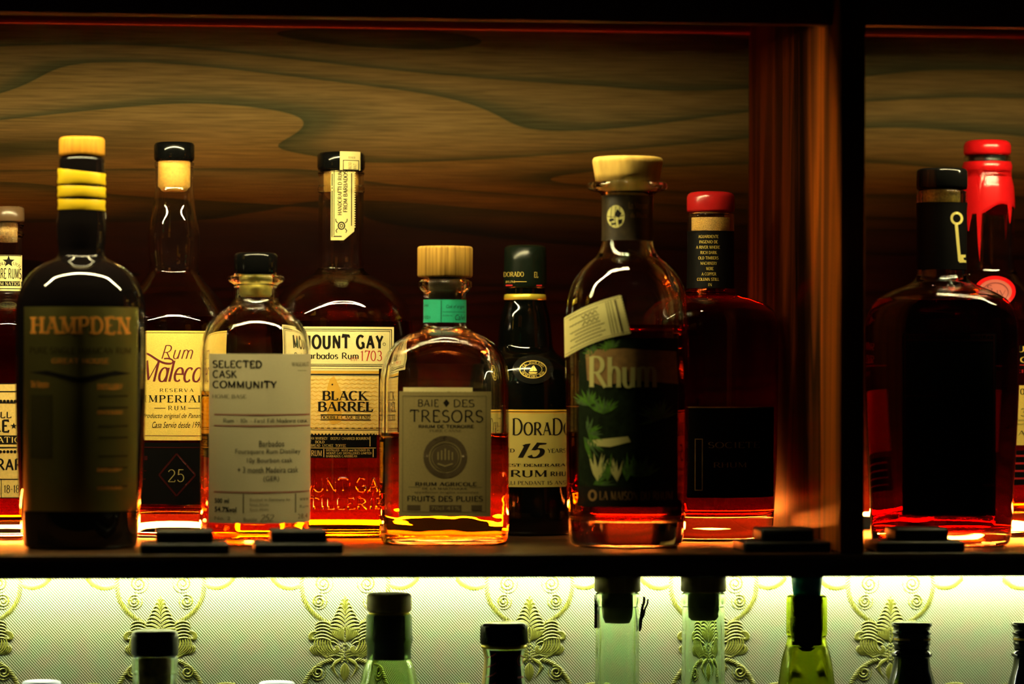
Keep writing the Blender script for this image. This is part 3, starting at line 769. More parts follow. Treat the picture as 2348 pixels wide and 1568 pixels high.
L.stroke(bez((332, 811), (350, 811), (362, 836), (392, 834)), 2.2, 1); L.stroke(bez((392, 834), (402, 828), (392, 820), (376, 823)), 1.6, 1)
L.text('RESERVA', 367, 442, 890, 898, 'stroke', mi=2, serif=.05, track=.3); L.text('IMPERIAL', 331, 465, 905, 922, 'stroke', mi=2, T=.09, t=.03, serif=.14, sh=.05, track=.2)
L.text('RUM', 386, 424, 929, 939, 'stroke', mi=2, track=.4); L.rect(355, 380, 934, 935.2, 2); L.rect(430, 456, 934, 935.2, 2)
L.text('Producto original de Panama', 328, 466, 946, 960, 'sans', mi=2, shear=.4); L.text('Casa Servio desde 1990', 350, 462, 965, 979, 'sans', mi=2, shear=.4)
L.rect(290, 505, 764, 765, 2); L.rect(290, 505, 996, 997, 1)
L.done()
L = Label(B, 'lower_label', [BLKP, plain('dim_red_print', (.035, .004, .004), .5, spec=.1), plain('dim_gold_print', (.3, .24, .08), .5)])
L.sheet(285, 510, 1012, 1152); L.rect(285, 510, 1022, 1024, 1)
for a, b in (((405, 1037), (447, 1085)), ((447, 1085), (405, 1132)), ((405, 1132), (366, 1085)), ((366, 1085), (405, 1037))): L.stroke([a, ((a[0] + b[0]) / 2, (a[1] + b[1]) / 2), b], 2, 1)
L.text('25', 386, 422, 1072, 1101, 'stroke', mi=2, T=.045, t=.03, serif=.04); L.rect(326, 340, 1042, 1052, 1); L.rect(322, 338, 1075, 1077, 1); L.rect(322, 336, 1093, 1096, 1)
L.done()

# 4 -- apothecary bottle with big pale label
B = Bottle('liquor_bottle', 'clear apothecary bottle with flared lip and large pale label', 'bottle', 585, .15, 1257,
           [(632, 58), (635, 65), (641, 67), (647, 63), (654, 52), (662, 50), (684, 51), (696, 57), (712, 76), (730, 96), (752, 112), (775, 121), (805, 126), (1195, 126), (1235, 123), (1250, 119), (1256, 112)], group=G1)
B.glass(M_GLASS, level=897, liq=L_AMBER, base=14, wall=8)
B.lathe('cap', [(580, 42), (582.5, 47), (588, 50), (624, 50), (629, 48), (631, 45)], BLK, autosmooth=60)
B.lathe('cork', [(632, 38), (676, 37), (681, 33)], plain('yellow_cork', (.62, .5, .08), .6, noise=.2, nscale=300))
L = Label(B, 'label', [WHITEP, INK, PINKINK, SOFTINK])
L.sheet(481, 700, 812, 1195, t1=1.9, sub=40)
for k, (tx, x1, y) in enumerate((('SELECTED', 600, 826), ('CASK', 544, 849), ('COMMUNITY', 633, 872))): L.text(tx, 489, x1, y, y + 18.5, 'stroke', T=.1, t=.075, serif=0, wide=.95)
L.text('HOME BASE', 489, 565, 904, 913, 'stroke', mi=3, serif=.05); L.text('WAGEMUT', 667, 706, 830, 840, 'stroke', mi=3, serif=.05); L.rect(680, 700, 849, 850, 3)
L.rect(493, 708, 948, 951, 2); L.rect(493, 708, 973, 976, 2); L.text('Rum - 10y - First Fill Madeira cask', 514, 703, 958, 968, 'stroke', serif=.05)
for tx, x0, x1, y in (('Barbados', 594, 650, 1008), ('Foursquare Rum Distilley', 541, 687, 1027), ('10y Bourbon cask', 567, 669, 1047), ('+ 3 month Madeira cask', 546, 682, 1067), ('(GER)', 604, 639, 1088)): L.text(tx, x0, x1, y, y + 14, 'sans')
L.rect(493, 708, 1123, 1126, 2); L.rect(558, 560.5, 1128, 1172, 3); L.rect(675, 677.5, 1128, 1172, 3)
L.text('500 ml', 495, 527, 1139, 1150, 'sans', bold=.03); L.text('54.7%vol', 495, 544, 1158, 1170, 'sans', bold=.03)
for y, a in ((1138, 668), (1149, 620), (1160, 620)): L.text('Bottled in Germany by' if y == 1138 else 'Kirsch Whisky', 574, a - 4, y, y + 8, 'sans', mi=3)
L.text('No. 2', 495, 530, 1180, 1188, 'sans', mi=3); L.text('Bottle', 560, 590, 1182, 1189, 'sans', mi=3); L.text('252', 597, 628, 1174, 1191, 'stroke', mi=3, serif=0, slant=.3); L.text('28.4', 682, 704, 1175, 1186, 'sans', mi=3)
L.text('www', 686, 706, 1139, 1146, 'sans', mi=3); L.text('Rum', 686, 706, 1155, 1162, 'sans', mi=3)
L.done()

# 5 -- wide-shouldered bottle with two-tier cream label
B = Bottle('liquor_bottle', 'squat wide clear bottle with paper seal over its cap and black-and-cream label', 'bottle', 780, .295, 1235,
           [(394, 50), (397, 54), (404, 52), (428, 52), (431, 54), (440, 54), (443, 52), (600, 52), (616, 53), (627, 62), (637, 82), (650, 108), (668, 132), (695, 152), (730, 163), (790, 168), (1120, 168), (1200, 163), (1226, 158), (1234, 153)], group=G1)
B.glass(M_GLASS, level=738, liq=L_AMBER, base=10, wall=10)
B.lathe('cap', [(350, 46), (352.5, 52), (358, 55), (384, 55), (390, 53), (393, 49)], BLK, autosmooth=60)
B.lathe('cork', [(394, 40), (437, 40), (440, 36)], plain('amber_cork', (.6, .33, .05), .6, noise=.15, nscale=300))
SEALP = plain('seal_paper', (.52, .44, .18), .65, spec=.15)
L = Label(B, 'seal_strip', [SEALP, INK])
L.sheet(757, 810, 394, 553, 0, skew=lambda u, v: (757 + (53 - 24 * max(0, (v - .87) / .13)) * u, 394 + 159 * v))
L.rect(759, 761, 394, 546); L.rect(763.5, 765, 394, 542); L.rect(802.5, 804.5, 394, 520); L.rect(763, 782, 543, 545.5)
for i in range(24): L.polys([ell(811, 398 + i * 5.4, 1.6, 1.6, 8)], 0, 0)
L.text('HANDCRAFTED RUM', 772, 782, 394, 496, 'stroke', rot=90, T=.12, t=.06); L.text('FROM BARBADOS', 784.5, 794.5, 394, 489, 'stroke', rot=90, T=.12, t=.06)
L.polys(annulus(781, 520, 8.5, 9.5, 3)); L.polys(annulus(781, 520, 4, 4.5, 2)); 
for s_ in (-1, 1):
    L.stroke([(781 + s_ * 8, 514), (781 + s_ * 12, 510), (781 + s_ * 13, 504)], 1); L.stroke([(781 + s_ * 8, 526), (781 + s_ * 12, 531), (781 + s_ * 10, 536)], 1)
L.done()
L = Label(B, 'seal_cap_strip', [SEALP, INK], hw=55.2)
L.sheet(777, 823, 350.5, 393, 0); L.frame(784, 820, 370, 398 - 5, 1.6); L.text('RUMOR', 796, 812, 362, 367, 'stroke'); L.text('BLEND', 796, 803, 375, 391, 'stroke', rot=90); L.text('MALT', 807, 814, 378, 391, 'stroke', rot=90)
L.done()
L = Label(B, 'label', [CREAM, INK, REDINK, OCHRE])
L.sheet(660, 900, 751, 845); L.frame(664, 895, 756, 840, 1.6); L.frame(668, 891, 760, 836, 1); L.text('MOUNT GAY', 692, 876, 767, 802, 'stroke', T=.125, t=.09, serif=0, wide=.82, track=.16)
L.text('Barbados Rum', 696, 821, 809, 824, 'stroke', T=.09, t=.05, serif=.08); L.text('EST.', 803, 821, 820, 828, 'stroke', mi=2); L.text('1703', 825, 873, 804, 828, 'stroke', mi=2, T=.06, serif=.07)
L.polys(annulus(878, 790, 3.5, 3.5, 1)); L.done()
L = Label(B, 'middle_label', [CREAM2, INK, OCHRE, CREAM])
L.sheet(672, 866, 846, 994); L.rect(672, 866, 846, 850, 3); L.rect(672, 866, 850.5, 856, 2); L.rect(672, 866, 857, 861.5, 1, 1); L.rect(672, 866, 860, 862, 3, 1)
for k in range(13):
    y = 870 + k * 9; L.polys(ribbon([(674 + i * 2.4, y + 1.6 * math.sin(i * 1.1 + k)) for i in range(80)], .7, .7), 2)
L.polys([[(757, 868), (766, 862), (775, 880), (785, 905), (782, 965), (764, 972), (752, 960), (748, 905), (752, 882)]], 2, 1)
L.polys(star(762, 881, 3), 1, 2)
L.text('BLACK', 739, 843, 895, 917, 'stroke', layer=2, T=.115, t=.035, serif=.14, sh=.045); L.text('BARREL', 729, 854, 919, 942, 'stroke', layer=2, T=.115, t=.035, serif=.14, sh=.045)
L.rect(736, 848, 948, 950, 1, 2); L.rect(736, 848, 959.5, 961, 1, 2); L.text('DOUBLE CASK BLEND', 737, 847, 951, 958.5, 'stroke', layer=2, T=.1, t=.05, serif=.09)
L.rect(672, 866, 978, 980, 1); L.rect(672, 866, 982.5, 983.5, 1); L.done()
L = Label(B, 'lower_label', [BLKP, CREAM2])
L.sheet(672, 862, 990, 1046)
for i in range(48): L.polys([ell(674 + i * 4, 990, 2, 2, 8)], 1)
for k, (tx, x1) in enumerate((('AMERICAN WHISKEY & DEEPLY CHARRED BOURBON', 845), ('SWEET & BOLD', 745), ('GINGERBREAD, LYCHEE, TOFFEE', 793))): L.text(tx, 690, x1, 999 + k * 8, 1005 + k * 8, 'stroke')
L.rect(672, 860, 1023, 1024.2); L.rect(846, 847.5, 998, 1020)
L.text('RUM', 716, 739, 1029, 1042, 'stroke'); L.rect(743, 744.5, 1026, 1044)
for k in range(3): L.text(('DISTILLED, AGED and BLENDED IN', 'MOUNT GAY DISTILLERIES LIMITED', 'BARBADOS CARIBBEAN')[k], 749, (846, 850, 818)[k], 1026 + k * 6.6, 1031 + k * 6.6, 'stroke')
L.rect(853, 854.5, 1026, 1044); L.done()
def emboss(B, lines, mat):
    L = Label(B, 'embossed_lettering', [mat], off=-.0002)
    for tx, x0, x1, y0, y1 in lines: L.text(tx, x0, x1, y0, y1, 'stroke', mi=0, layer=0, T=.06, t=.05, serif=0)
    bmesh.ops.remove_doubles(L.bm, verts=L.bm.verts, dist=.00002)
    ret = bmesh.ops.solidify(L.bm, geom=list(L.bm.faces), thickness=-.0012)
    return L.done()
emboss(B, (('MOUNT GAY', 660, 892, 1088, 1124), ('DISTILLERIES', 650, 900, 1134, 1162)), M_GLASS)

# 6 -- square-shouldered flask with wooden stopper and teal neck band
B = Bottle('liquor_bottle', 'rounded clear bottle with striped wooden stopper and teal neck band', 'bottle', 1019, .15, 1257,
           [(640, 48), (642, 55), (648, 61.5), (656, 62), (664, 58), (672, 50), (684, 48.5), (740, 48.5), (750, 50), (760, 66), (772, 92), (790, 116), (815, 134), (845, 144), (885, 148), (1200, 148.5), (1238, 147), (1250, 143), (1256, 137)], n=3.2, nneck_py=760, ratio=.75, group=G1)
B.glass(M_GLASS, level=992, liq=L_WAVY, base=14, wall=13)
B.lathe('stopper', [(565.5, 58), (567, 62), (571, 63.5), (632, 63.5), (636, 61)], OAKW, autosmooth=50)
B.lathe('cork', [(637, 38), (688, 38)], plain('dark_cork', (.05, .03, .015), .7))
L = Label(B, 'neck_band', [TEAL, INK]); L.sheet(960, 1000, 688, 740, t0=-2.6, t1=2.6, sub=60)
L.rect(1010, 1011.5, 690, 739); L.text('Cuvee', 969, 982, 697, 704, 'sans'); L.text('Cask of origin', 1022, 1062, 700, 710, 'sans', shear=.3); L.text('distillerie', 1014, 1035, 723, 726, 'sans'); L.rect(1014, 1064, 716, 716.8)
L.text('2021', 970, 986, 725, 732, 'sans'); L.text('Calvi', 1042, 1064, 722, 735, 'sans', shear=.3); L.done()
L = Label(B, 'label', [GREYP, SOFTINK, CREAM, INK])
L.sheet(917, 1124, 897, 1180); L.sheet(926, 1082, 888, 898, 2); L.frame(925, 1113, 907, 1170, 1, 1)
BR = SOFTINK
L.text('BAIE', 960, 1006, 915, 932, 'stroke', mi=3, T=.06, t=.04, serif=.02); L.polys([[(1023, 914), (1030, 923), (1023, 932), (1016, 923)]], 3); L.text('DES', 1040, 1086, 915, 932, 'stroke', mi=3, T=.06, t=.04, serif=.02)
L.text('TRESORS', 941, 1106, 938, 967, 'stroke', mi=3, T=.06, t=.035, serif=.04, track=.12); L.text('RHUM DE TERROIRE', 961, 1085, 972, 980, 'stroke', mi=3, T=.1, t=.07)
L.text('PURE CANNE', 986, 1058, 983, 989, 'stroke', mi=1)
L.polys(annulus(1021, 1045, 49, 48, 12), 1); L.polys(annulus(1021, 1045, 34, 33, 3), 1)
for i in range(24):
    a = i * math.pi / 12; L.polys([ell(1021 + 43 * math.cos(a), 1045 - 42 * math.sin(a), 6.5, 6.5, 8)], 1)
L.polys([ell(1021, 1045, 29, 28)], 1); 
for i in range(-2, 3): L.rect(1021 + i * 8 - 1.5, 1021 + i * 8 + 1.5, 1026 + abs(i) * 4, 1052, 0, 2)
L.stroke([(1004, 1060), (1021, 1066), (1038, 1060)], 1.6, 0, 2)
L.text('RHUM AGRICOLE', 954, 1092, 1102, 1111, 'stroke', mi=3, T=.1, t=.06); L.text('DE LA MARTINIQUE', 970, 1072, 1114, 1120, 'stroke', mi=3); L.rect(938, 966, 1113, 1114, 1); L.rect(1076, 1104, 1113, 1114, 1)
L.text('appellation origine controlee', 952, 1096, 1122, 1129, 'sans', mi=1); L.text('FRUITS DES PLUIES', 936, 1106, 1133, 1146, 'stroke', mi=3, T=.09, t=.06); L.rect(986, 1058, 1154, 1168, 1); L.rect(936, 966, 1154, 1166, 1); L.rect(1080, 1104, 1154, 1166, 1)
L.text('70cl 41%', 990, 1054, 1157, 1165, 'sans', mi=0, layer=2)
L.done()

# 7 -- black bottle with gold ring and oval seal
B = Bottle('liquor_bottle', 'black glass bottle with gold neck ring, oval gold seal and yellow label', 'bottle', 1203, .295, 1235,
           [(640, 44), (660, 45), (674, 46), (690, 47), (720, 55), (760, 61), (792, 64), (808, 72), (826, 96), (850, 112), (890, 120), (1180, 120), (1225, 117), (1234, 112)], group=G1)
B.solid(plain('green_black_glass', (.001, .0013, .001), .05, spec=.6))
B.lathe('cap', [(562.5, 36), (564, 41), (566, 44), (569, 48), (600, 49), (628, 49.5), (648, 50), (656, 49), (662, 46)], plain('dark_green_capsule', (.004, .007, .004), .25, spec=.35), autosmooth=50)
B.lathe('gold_ring', [(674, 45), (677, 48), (687, 49), (689, 46)], plain('gold_foil', (.75, .6, .06), .25, metal=.6))
L = Label(B, 'capsule_lettering', [GOLD, REDINK], hw=50.2, off=.0004)
L.text('DORADO', 1155, 1200, 625, 636, 'stroke', mi=0); L.text('EL', 1223, 1232, 625, 638, 'stroke', mi=0); L.text('RUM', 1160, 1180, 645, 650, 'stroke', mi=0); L.rect(1180, 1206, 647, 648, 0); L.rect(1160, 1175, 654, 657, 1); L.rect(1228, 1240, 654, 657, 1); L.done()
L = Label(B, 'seal', [plain('black_seal', (.006, .006, .005), .15), GOLD], off=.001)
c = (1221, 847)
for k in range(40):
    pass
L.polys([ell(c[0], c[1], 45, 33, 40)], 0, 0); L.polys(annulus(c[0], c[1], 30, 20.5, 1.6), 1); L.polys(annulus(c[0], c[1], 20, 13, .8), 1)
arctext(L, 'EL DORADO', c[0], c[1], 24.5, -62, 62, 5.6, ry=16.5); arctext(L, 'DEMERARA RUM', c[0], c[1], 24.5, 245, 115, 5.2, ry=16.5, inward=True)
L.polys([[(1211, 853), (1231, 853), (1228, 857), (1214, 857)], [(1213, 851), (1221, 838), (1221, 851)], [(1222, 851), (1222, 837), (1230, 850)]], 1); L.done()
L = Label(B, 'label', [plain('yellow_parchment', (.42, .33, .075), .55), INK, OCHRE])
L.sheet(1118, 1297, 944, 1113); L.rect(1118, 1297, 938, 942, 2); L.rect(1118, 1297, 944, 946, 2)
L.text('DORADO', 1175, 1312, 957, 997, 'stroke', T=.085, t=.03, serif=.09, case='small'); L.text('EL', 1128, 1166, 957, 997, 'stroke', T=.085, t=.03)
L.text('15', 1188, 1253, 1012, 1048, 'stroke', T=.12, t=.05, serif=0, slant=.35); L.text('AGED', 1136, 1181, 1026, 1035, 'stroke', T=.1, t=.04); L.text('YEARS', 1254, 1297, 1026, 1036, 'stroke', T=.1, t=.04)
L.text('FINEST DEMERARA', 1136, 1296, 1060, 1067, 'stroke', T=.12, t=.05, serif=.1); L.text('RUM', 1171, 1254, 1074, 1091, 'stroke', T=.13, t=.05, serif=.14, wide=1.3); L.text('RHUM', 1261, 1312, 1078, 1089, 'stroke', T=.12, t=.05)
L.text('VIEILLI PENDANT 15 ANS', 1138, 1296, 1099, 1108, 'stroke', T=.09); L.done()

# 8 -- jungle label bottle with pale flared stopper
B = Bottle('liquor_bottle', 'clear bottle with pale flared stopper, jungle label and slanted paper tag', 'bottle', 1437, .105, 1257,
           [(418, 84), (420.5, 90), (427, 92), (434, 90), (438, 82), (442, 66), (448, 60), (456, 58.5), (548, 59), (566, 62), (585, 70), (605, 92), (628, 113), (655, 128), (690, 137), (735, 141), (1000, 141), (1130, 139), (1165, 137), (1215, 134), (1240, 130), (1250, 126), (1256, 118)], group=G1)
B.glass(M_GLASS, level=746, liq=L_DARK, base=58, wall=9)
B.lathe('stopper', [(361, 70), (362.5, 77), (367, 80.5), (374, 80.5), (400, 76), (418.5, 73), (419, 50), (452, 49)], CORKW, autosmooth=50)
L = Label(B, 'neck_label', [plain('dark_brown_sleeve', (.03, .02, .008), .4, noise=.5, nscale=200), YGREEN, INK, BROWNP])
L.sheet(1380, 1494, 450, 553, t0=-1.45, t1=1.5, sub=40); L.polys([ell(1411, 499, 20, 26)], 1)
L.polys([[(1414, 482), (1424, 492), (1418, 502), (1408, 497)], [(1396, 505), (1406, 503), (1408, 508), (1397, 511)], [(1416, 507), (1426, 505), (1425, 515), (1417, 518)], [(1402, 514), (1412, 513), (1412, 517), (1403, 519)]], 2, 2)
for x in (1402, 1411, 1420): L.stroke([(x, 476), (x - 2, 499), (x, 522)], .6, 2, 2)
L.stroke(bez((1392, 498), (1404, 502), (1418, 500), (1430, 496)), .6, 2, 2); L.text('La Maison', 1440, 1482, 466, 482, 'stroke', mi=3, serif=.05); L.text('du Rhum', 1444, 1480, 490, 502, 'stroke', mi=3, serif=.05); L.done()
L = Label(B, 'label', [DGREEN, BROWNP, YGREEN, GREENLEAF, INK, plain('mid_green_print', (.05, .11, .02), .5, noise=.5, nscale=400)])
L.sheet(1329, 1552, 776, 1158)
L.polys([[(1344, 812), (1350, 803), (1430, 800), (1548, 806), (1552, 880), (1460, 872), (1380, 884), (1348, 872)]], 1)
random.seed(3)
def leafs(L, cx, cy_, n, r, a0, a1, mi0, w_=.16):
    w_ *= .5; n *= 2
    for i in range(n):
        mi = random.choice((mi0, mi0, 5)) if mi0 == 3 else mi0
        a = math.radians(a0 + (a1 - a0) * i / max(1, n - 1) + random.uniform(-6, 6)); q = r * random.uniform(.7, 1.1)
        ex, ey = cx + q * math.cos(a), cy_ - q * math.sin(a); nx, ny = -(ey - cy_) * w_, (ex - cx) * w_
        mx_, my_ = cx + (ex - cx) * .45, cy_ + (ey - cy_) * .45
        L.polys([[(cx, cy_), (mx_ + nx, my_ + ny), (ex, ey)], [(cx, cy_), (ex, ey), (mx_ - nx, my_ - ny)]], mi, 1)
leafs(L, 1400, 800, 7, 30, 20, 200, 3); leafs(L, 1362, 812, 5, 26, 60, 200, 3); leafs(L, 1352, 930, 9, 40, 40, 170, 3); leafs(L, 1384, 948, 9, 44, 30, 150, 3); leafs(L, 1350, 992, 7, 38, -60, 100, 3)
L.text('Rhum', 1353, 1504, 817, 890, 'stroke', mi=2, layer=3, T=.08, t=.03, serif=.05, wide=.75, track=.04)
L.polys([[(1350, 1008), (1440, 998), (1446, 1010), (1400, 1022), (1352, 1020)]], 2)
for s_ in range(4): leafs(L, 1372 + s_ * 22, 1100, 3, 62, 70, 112, 2 if s_ % 2 == 0 else 3, .13)
leafs(L, 1340, 1000, 4, 60, -75, -30, 3, .12); leafs(L, 1362, 1108, 6, 50, 4, 60, 3, .1); leafs(L, 1470, 1090, 9, 50, 20, 160, 3); leafs(L, 1510, 960, 9, 50, 20, 200, 3)
L.rect(1329, 1552, 1112, 1158, 4, 1); L.polys(annulus(1361, 1132, 10, 13, 5), 1, 2); L.text('LA MAISON DU RHUM', 1377, 1540, 1122, 1142, 'stroke', mi=1, layer=2, wide=.8, serif=.05); L.done()
L = Label(B, 'paper_tag', [plain('tag_paper', (.6, .54, .2), .6), SOFTINK, PINKINK], off=.0012)
def tagskew(u, v):
    tx, ty = 1296 + 125 * u, 730 - 50 * u - 5 * math.sin(math.pi * u); bx, by = 1298 + 145 * u, 821 - 54 * u - 9 * math.sin(math.pi * u)
    return tx + (bx - tx) * v, ty + (by - ty) * v
L.sheet(0, 1, 678, 822, 0, skew=tagskew)
for k in range(9):
    v = .14 + k * .09; x0, x1 = (.18, .66) if k % 2 else (.1, .6)
    pts = [tagskew(x0 + (x1 - x0) * i / 30, v) for i in range(31)]
    if k in (1, 3): pts = [(a, b + 3.5 * math.sin(i * 1.3 + k)) for i, (a, b) in enumerate(pts)][8:26]
    else: pts = [(a, b + 1.0 * math.sin(i * 2.1 + k)) for i, (a, b) in enumerate(pts)]
    L.polys(ribbon(pts, .9, .8), 1)
for u in (.74, .78, .83, .9): L.polys(ribbon([tagskew(u, .08 + .84 * i / 10) for i in range(11)], 2.2 if u == .9 else .8, 1), 1)
for v in (.05, .95): L.polys(ribbon([tagskew(.02 + .96 * i / 16, v) for i in range(17)], .5, .5), 1)
for i in range(14):
    p = tagskew(1.0, (i + .5) / 14); L.polys([ell(p[0] + .5, p[1], 2.6, 2.6, 8)], 0, 0)
L.done()

# 9 -- red-topped bottle near the divider
B = Bottle('liquor_bottle', 'clear flat-shouldered bottle with dark red wax cap and black neck label', 'bottle', 1628, .222, 1237,
           [(488, 46), (491, 53), (498, 54), (528, 54), (534, 53), (662, 54), (668, 57), (676, 58), (679, 66), (686, 96), (697, 126), (715, 147), (740, 155), (780, 156), (1050, 154), (1150, 149), (1210, 145), (1228, 142), (1236, 136)], group=G1)
B.glass(M_GLASS, level=680, liq=L_DARK, base=50, wall=9)
B.lathe('cap', [(440, 36), (441.5, 46), (446, 53), (454, 55.5), (482, 55.5), (487, 53)], DREDCAP, autosmooth=60)
B.lathe('cork', [(500, 44), (530, 44), (548, 42)], plain('crumbly_cork', (.55, .3, .05), .6, noise=.6, nscale=1800, bump=.8))
L = Label(B, 'neck_label', [BLKP, GOLD, INK]); L.sheet(1575, 1682, 531, 662, t0=-2.4, t1=2.4, sub=50)
for k, tx in enumerate(('AGUARDIENTE', 'INGENIO DE', 'A RIVER WHERE', 'RICH DARK', 'OLD TIMBERS', 'MACHINERY', 'WERE', 'A COPPER', 'COLUMN STILL', 'IN')): L.text(tx, 1628 - len(tx) * 2.5, 1628 + len(tx) * 1.6, 541 + k * 12.2, 548 + k * 12.2, 'stroke', mi=1)
L.done()
L = Label(B, 'label', [BLKP, BROWNP, GOLD]); L.sheet(1484, 1772, 934, 1136); L.rect(1484, 1772, 931, 934, 1); L.frame(1594, 1612, 1003, 1120, 2); L.text('SOCIETE', 1624, 1740, 1010, 1024, 'stroke', mi=1); L.text('RHUM', 1636, 1710, 1056, 1068, 'stroke', mi=1); L.done()
B.lathe('neck_ring', [(662, 55), (664, 58), (674, 58.5), (676, 56)], glassmat('red_glass_ring', (.9, .25, .1), 1.5))

# 10 -- right bay, key label
B = Bottle('liquor_bottle', 'dark-filled bottle with black neck sleeve showing a gold key, right of divider', 'bottle', 2158, .11, 1252,
           [(437, 50), (440, 57), (462, 58), (468, 57), (500, 56), (618, 56), (632, 58), (644, 66), (656, 88), (670, 122), (688, 150), (715, 168), (755, 177), (830, 178), (1000, 172), (1130, 165), (1200, 162), (1238, 158), (1250, 150)], n=3.0, nneck_py=660, ratio=.72, group=G1)
B.glass(M_GLASS, level=690, liq=liquidmat('very_dark_rum', (28, 130, 300)), base=30, wall=10)
B.lathe('cap', [(387, 48), (389, 55), (394, 58.5), (428, 58.5), (434, 57), (436, 52)], BLK, autosmooth=60)
B.lathe('cork', [(438, 42), (466, 42)], plain('golden_cork_stopper', (.6, .42, .08), .6, noise=.5, nscale=500))
L = Label(B, 'neck_sleeve', [BLKP, plain('pale_gold_print', (.66, .56, .16), .45)], off=.0004)
L.sheet(2110, 2206, 466, 619, t0=-2.7, t1=2.7, sub=60)
L.polys(annulus(2191, 503, 14, 15, 5.5), 1); L.stroke([(2190, 516), (2194, 560), (2198, 601)], 3.4); L.polys([[(2196, 586), (2211, 585), (2211, 591), (2206, 592), (2207, 597), (2212, 598), (2212, 603), (2197, 604)]], 1); L.done()
L = Label(B, 'label', [BLKP, plain('dark_red_print', (.035, .003, .002), .6, spec=.1)]); L.sheet(2072, 2280, 765, 1178); L.frame(2076, 2276, 768, 1174, 2); L.rect(2080, 2272, 780, 783)
L.text('JAMES E FITZGERALD', 2084, 2268, 770, 778, 'stroke'); L.rect(2076, 2150, 906, 908); L.rect(2250, 2278, 1105, 1112); L.done()

# 11 -- red wax bottle
B = Bottle('liquor_bottle', 'tall bottle dipped in dripping bright red wax, at the right edge', 'bottle', 2262, .29, 1236,
           [(357, 48), (360, 53), (374, 53), (380, 56), (395, 56), (408, 56), (430, 59), (470, 61), (600, 62), (622, 66), (640, 78), (660, 96), (690, 118), (725, 132), (770, 138), (1180, 138), (1225, 134), (1235, 128)], group=G1)
B.glass(M_GLASS, level=735, liq=L_RED, base=48, wall=9)
B.lathe('cap', [(322, 38), (324, 47), (329, 52.5), (336, 54.5), (350, 54.5), (356, 52)], REDWAX, autosmooth=60)
B.lathe('cork', [(357.5, 42), (400, 41)], plain('black_cork', (.02, .012, .008), .4))
bm = bmesh.new(); rr = []; seg = 96
drips = ((-.75, 40, .10), (-.28, 112, .06), (.98, 42, .08), (2.2, 60, .08), (3.4, 90, .07), (4.6, 50, .1))
for fr in [i / 26 for i in range(27)]:
    row = []
    for i in range(seg):
        a = 2 * math.pi * i / seg
        end = 484 + 9 * math.sin(2 * a + 2.6) - 10 * math.exp(-((a - .45) / .4) ** 2)
        end += sum(l * math.exp(-((((a - c + math.pi) % (2 * math.pi)) - math.pi) / w_) ** 4) for c, l, w_ in drips)
        py = 372 + (end - 372) * fr
        base = B.hw(max(py, 382)) + 2.2
        if py < 400: base = 54 + 3.5 * math.sin(math.pi * min(1, (py - 371) / 26))
        elif py < 425: base = 54.5 + 5.5 * (py - 400) / 25
        r = (base if fr < .995 else B.hw(py) + .4) * B.m
        row.append(bm.verts.new((r * math.sin(a), -r * math.cos(a), B.z(py))))
    rr.append(row)
for r0, r1 in zip(rr, rr[1:]):
    for i in range(seg): bm.faces.new((r1[i], r1[(i + 1) % seg], r0[(i + 1) % seg], r0[i]))
link('wax_coat', bm, REDWAX, B.root, autosmooth=80)
L = Label(B, 'wax_seal', [REDWAX, PINKWAX, MAROON], off=.0016)
L.polys(annulus(2279, 671, 44, 36, 8, 40), 0, 4); L.polys([ell(2280, 672, 37, 29, 36)], 1, 2); L.polys(annulus(2280, 673, 28, 23, 1.6), 2, 5)
L.text('S', 2262, 2274, 656, 670, 'stroke', mi=2, layer=5); L.text('IV', 2282, 2302, 668, 681, 'stroke', mi=2, layer=5); L.text('V', 2254, 2272, 674, 684, 'stroke', mi=2, layer=5)
L.done()
L = Label(B, 'label', [BAND, INK, REDINK, BLKP])
L.sheet(2150, 2388, 883, 1018); L.sheet(2150, 2388, 1030, 1108, 3); L.sheet(2150, 2388, 792, 846, 3)
L.text('SAINT SOUTH', 2200, 2384, 794, 808, 'stroke', mi=0); L.text('SELECTION', 2200, 2384, 818, 832, 'stroke', mi=0); L.rect(2150, 2388, 836, 838, 2); L.text('ON RESERVE', 2236, 2384, 847 - 0, 855, 'stroke', mi=2)
L.text('rare', 2327, 2368, 890, 904, 'stroke'); L.text('3', 2338, 2349, 935, 953, 'stroke', T=.05); L.text('Tennessee Straight', 2328, 2386, 958, 966, 'sans'); L.text('Bourbon whiskey', 2328, 2386, 968, 974, 'sans'); L.text('Aged', 2332, 2384, 985, 996, 'stroke')
for k in range(4): L.rect(2160, 2386, 1040 + k * 17, 1044 + k * 17, 2)
L.done()

# ------------------------------------------------------------------ two-tiered black blocks on the shelf front
def foot(cx, x0, x1, t0, t1, label):
    c = P(cx, 1258, .03); m = mpp(c); r = empty('shelf_block', (c.x, .03, 0)); tag(r, label, 'shelf block', 'black two-tiered blocks along the shelf front')
    bm = bmesh.new(); box(bm, (x0 - cx) * m, (x1 - cx) * m, -.027, .02, .0001, 25 * m, .0015); link('base', bm, FOOT, r)
    bm = bmesh.new(); box(bm, (t0 - cx) * m, (t1 - cx) * m, -.022, .016, 25 * m, 54 * m, .0018); link('top_block', bm, FOOT, r)
foot(421, 322, 523, 357, 488, 'black two-tiered block before the pear-necked bottle with script label')
foot(681, 581, 782, 618, 746, 'black two-tiered block in front of the wide squat bottle')
foot(1790, 1690, 1891, 1733, 1854, 'black two-tiered block just left of the upright divider')
foot(2092, 1992, 2195, 2038, 2160, 'black two-tiered block right of the divider below the key bottle')

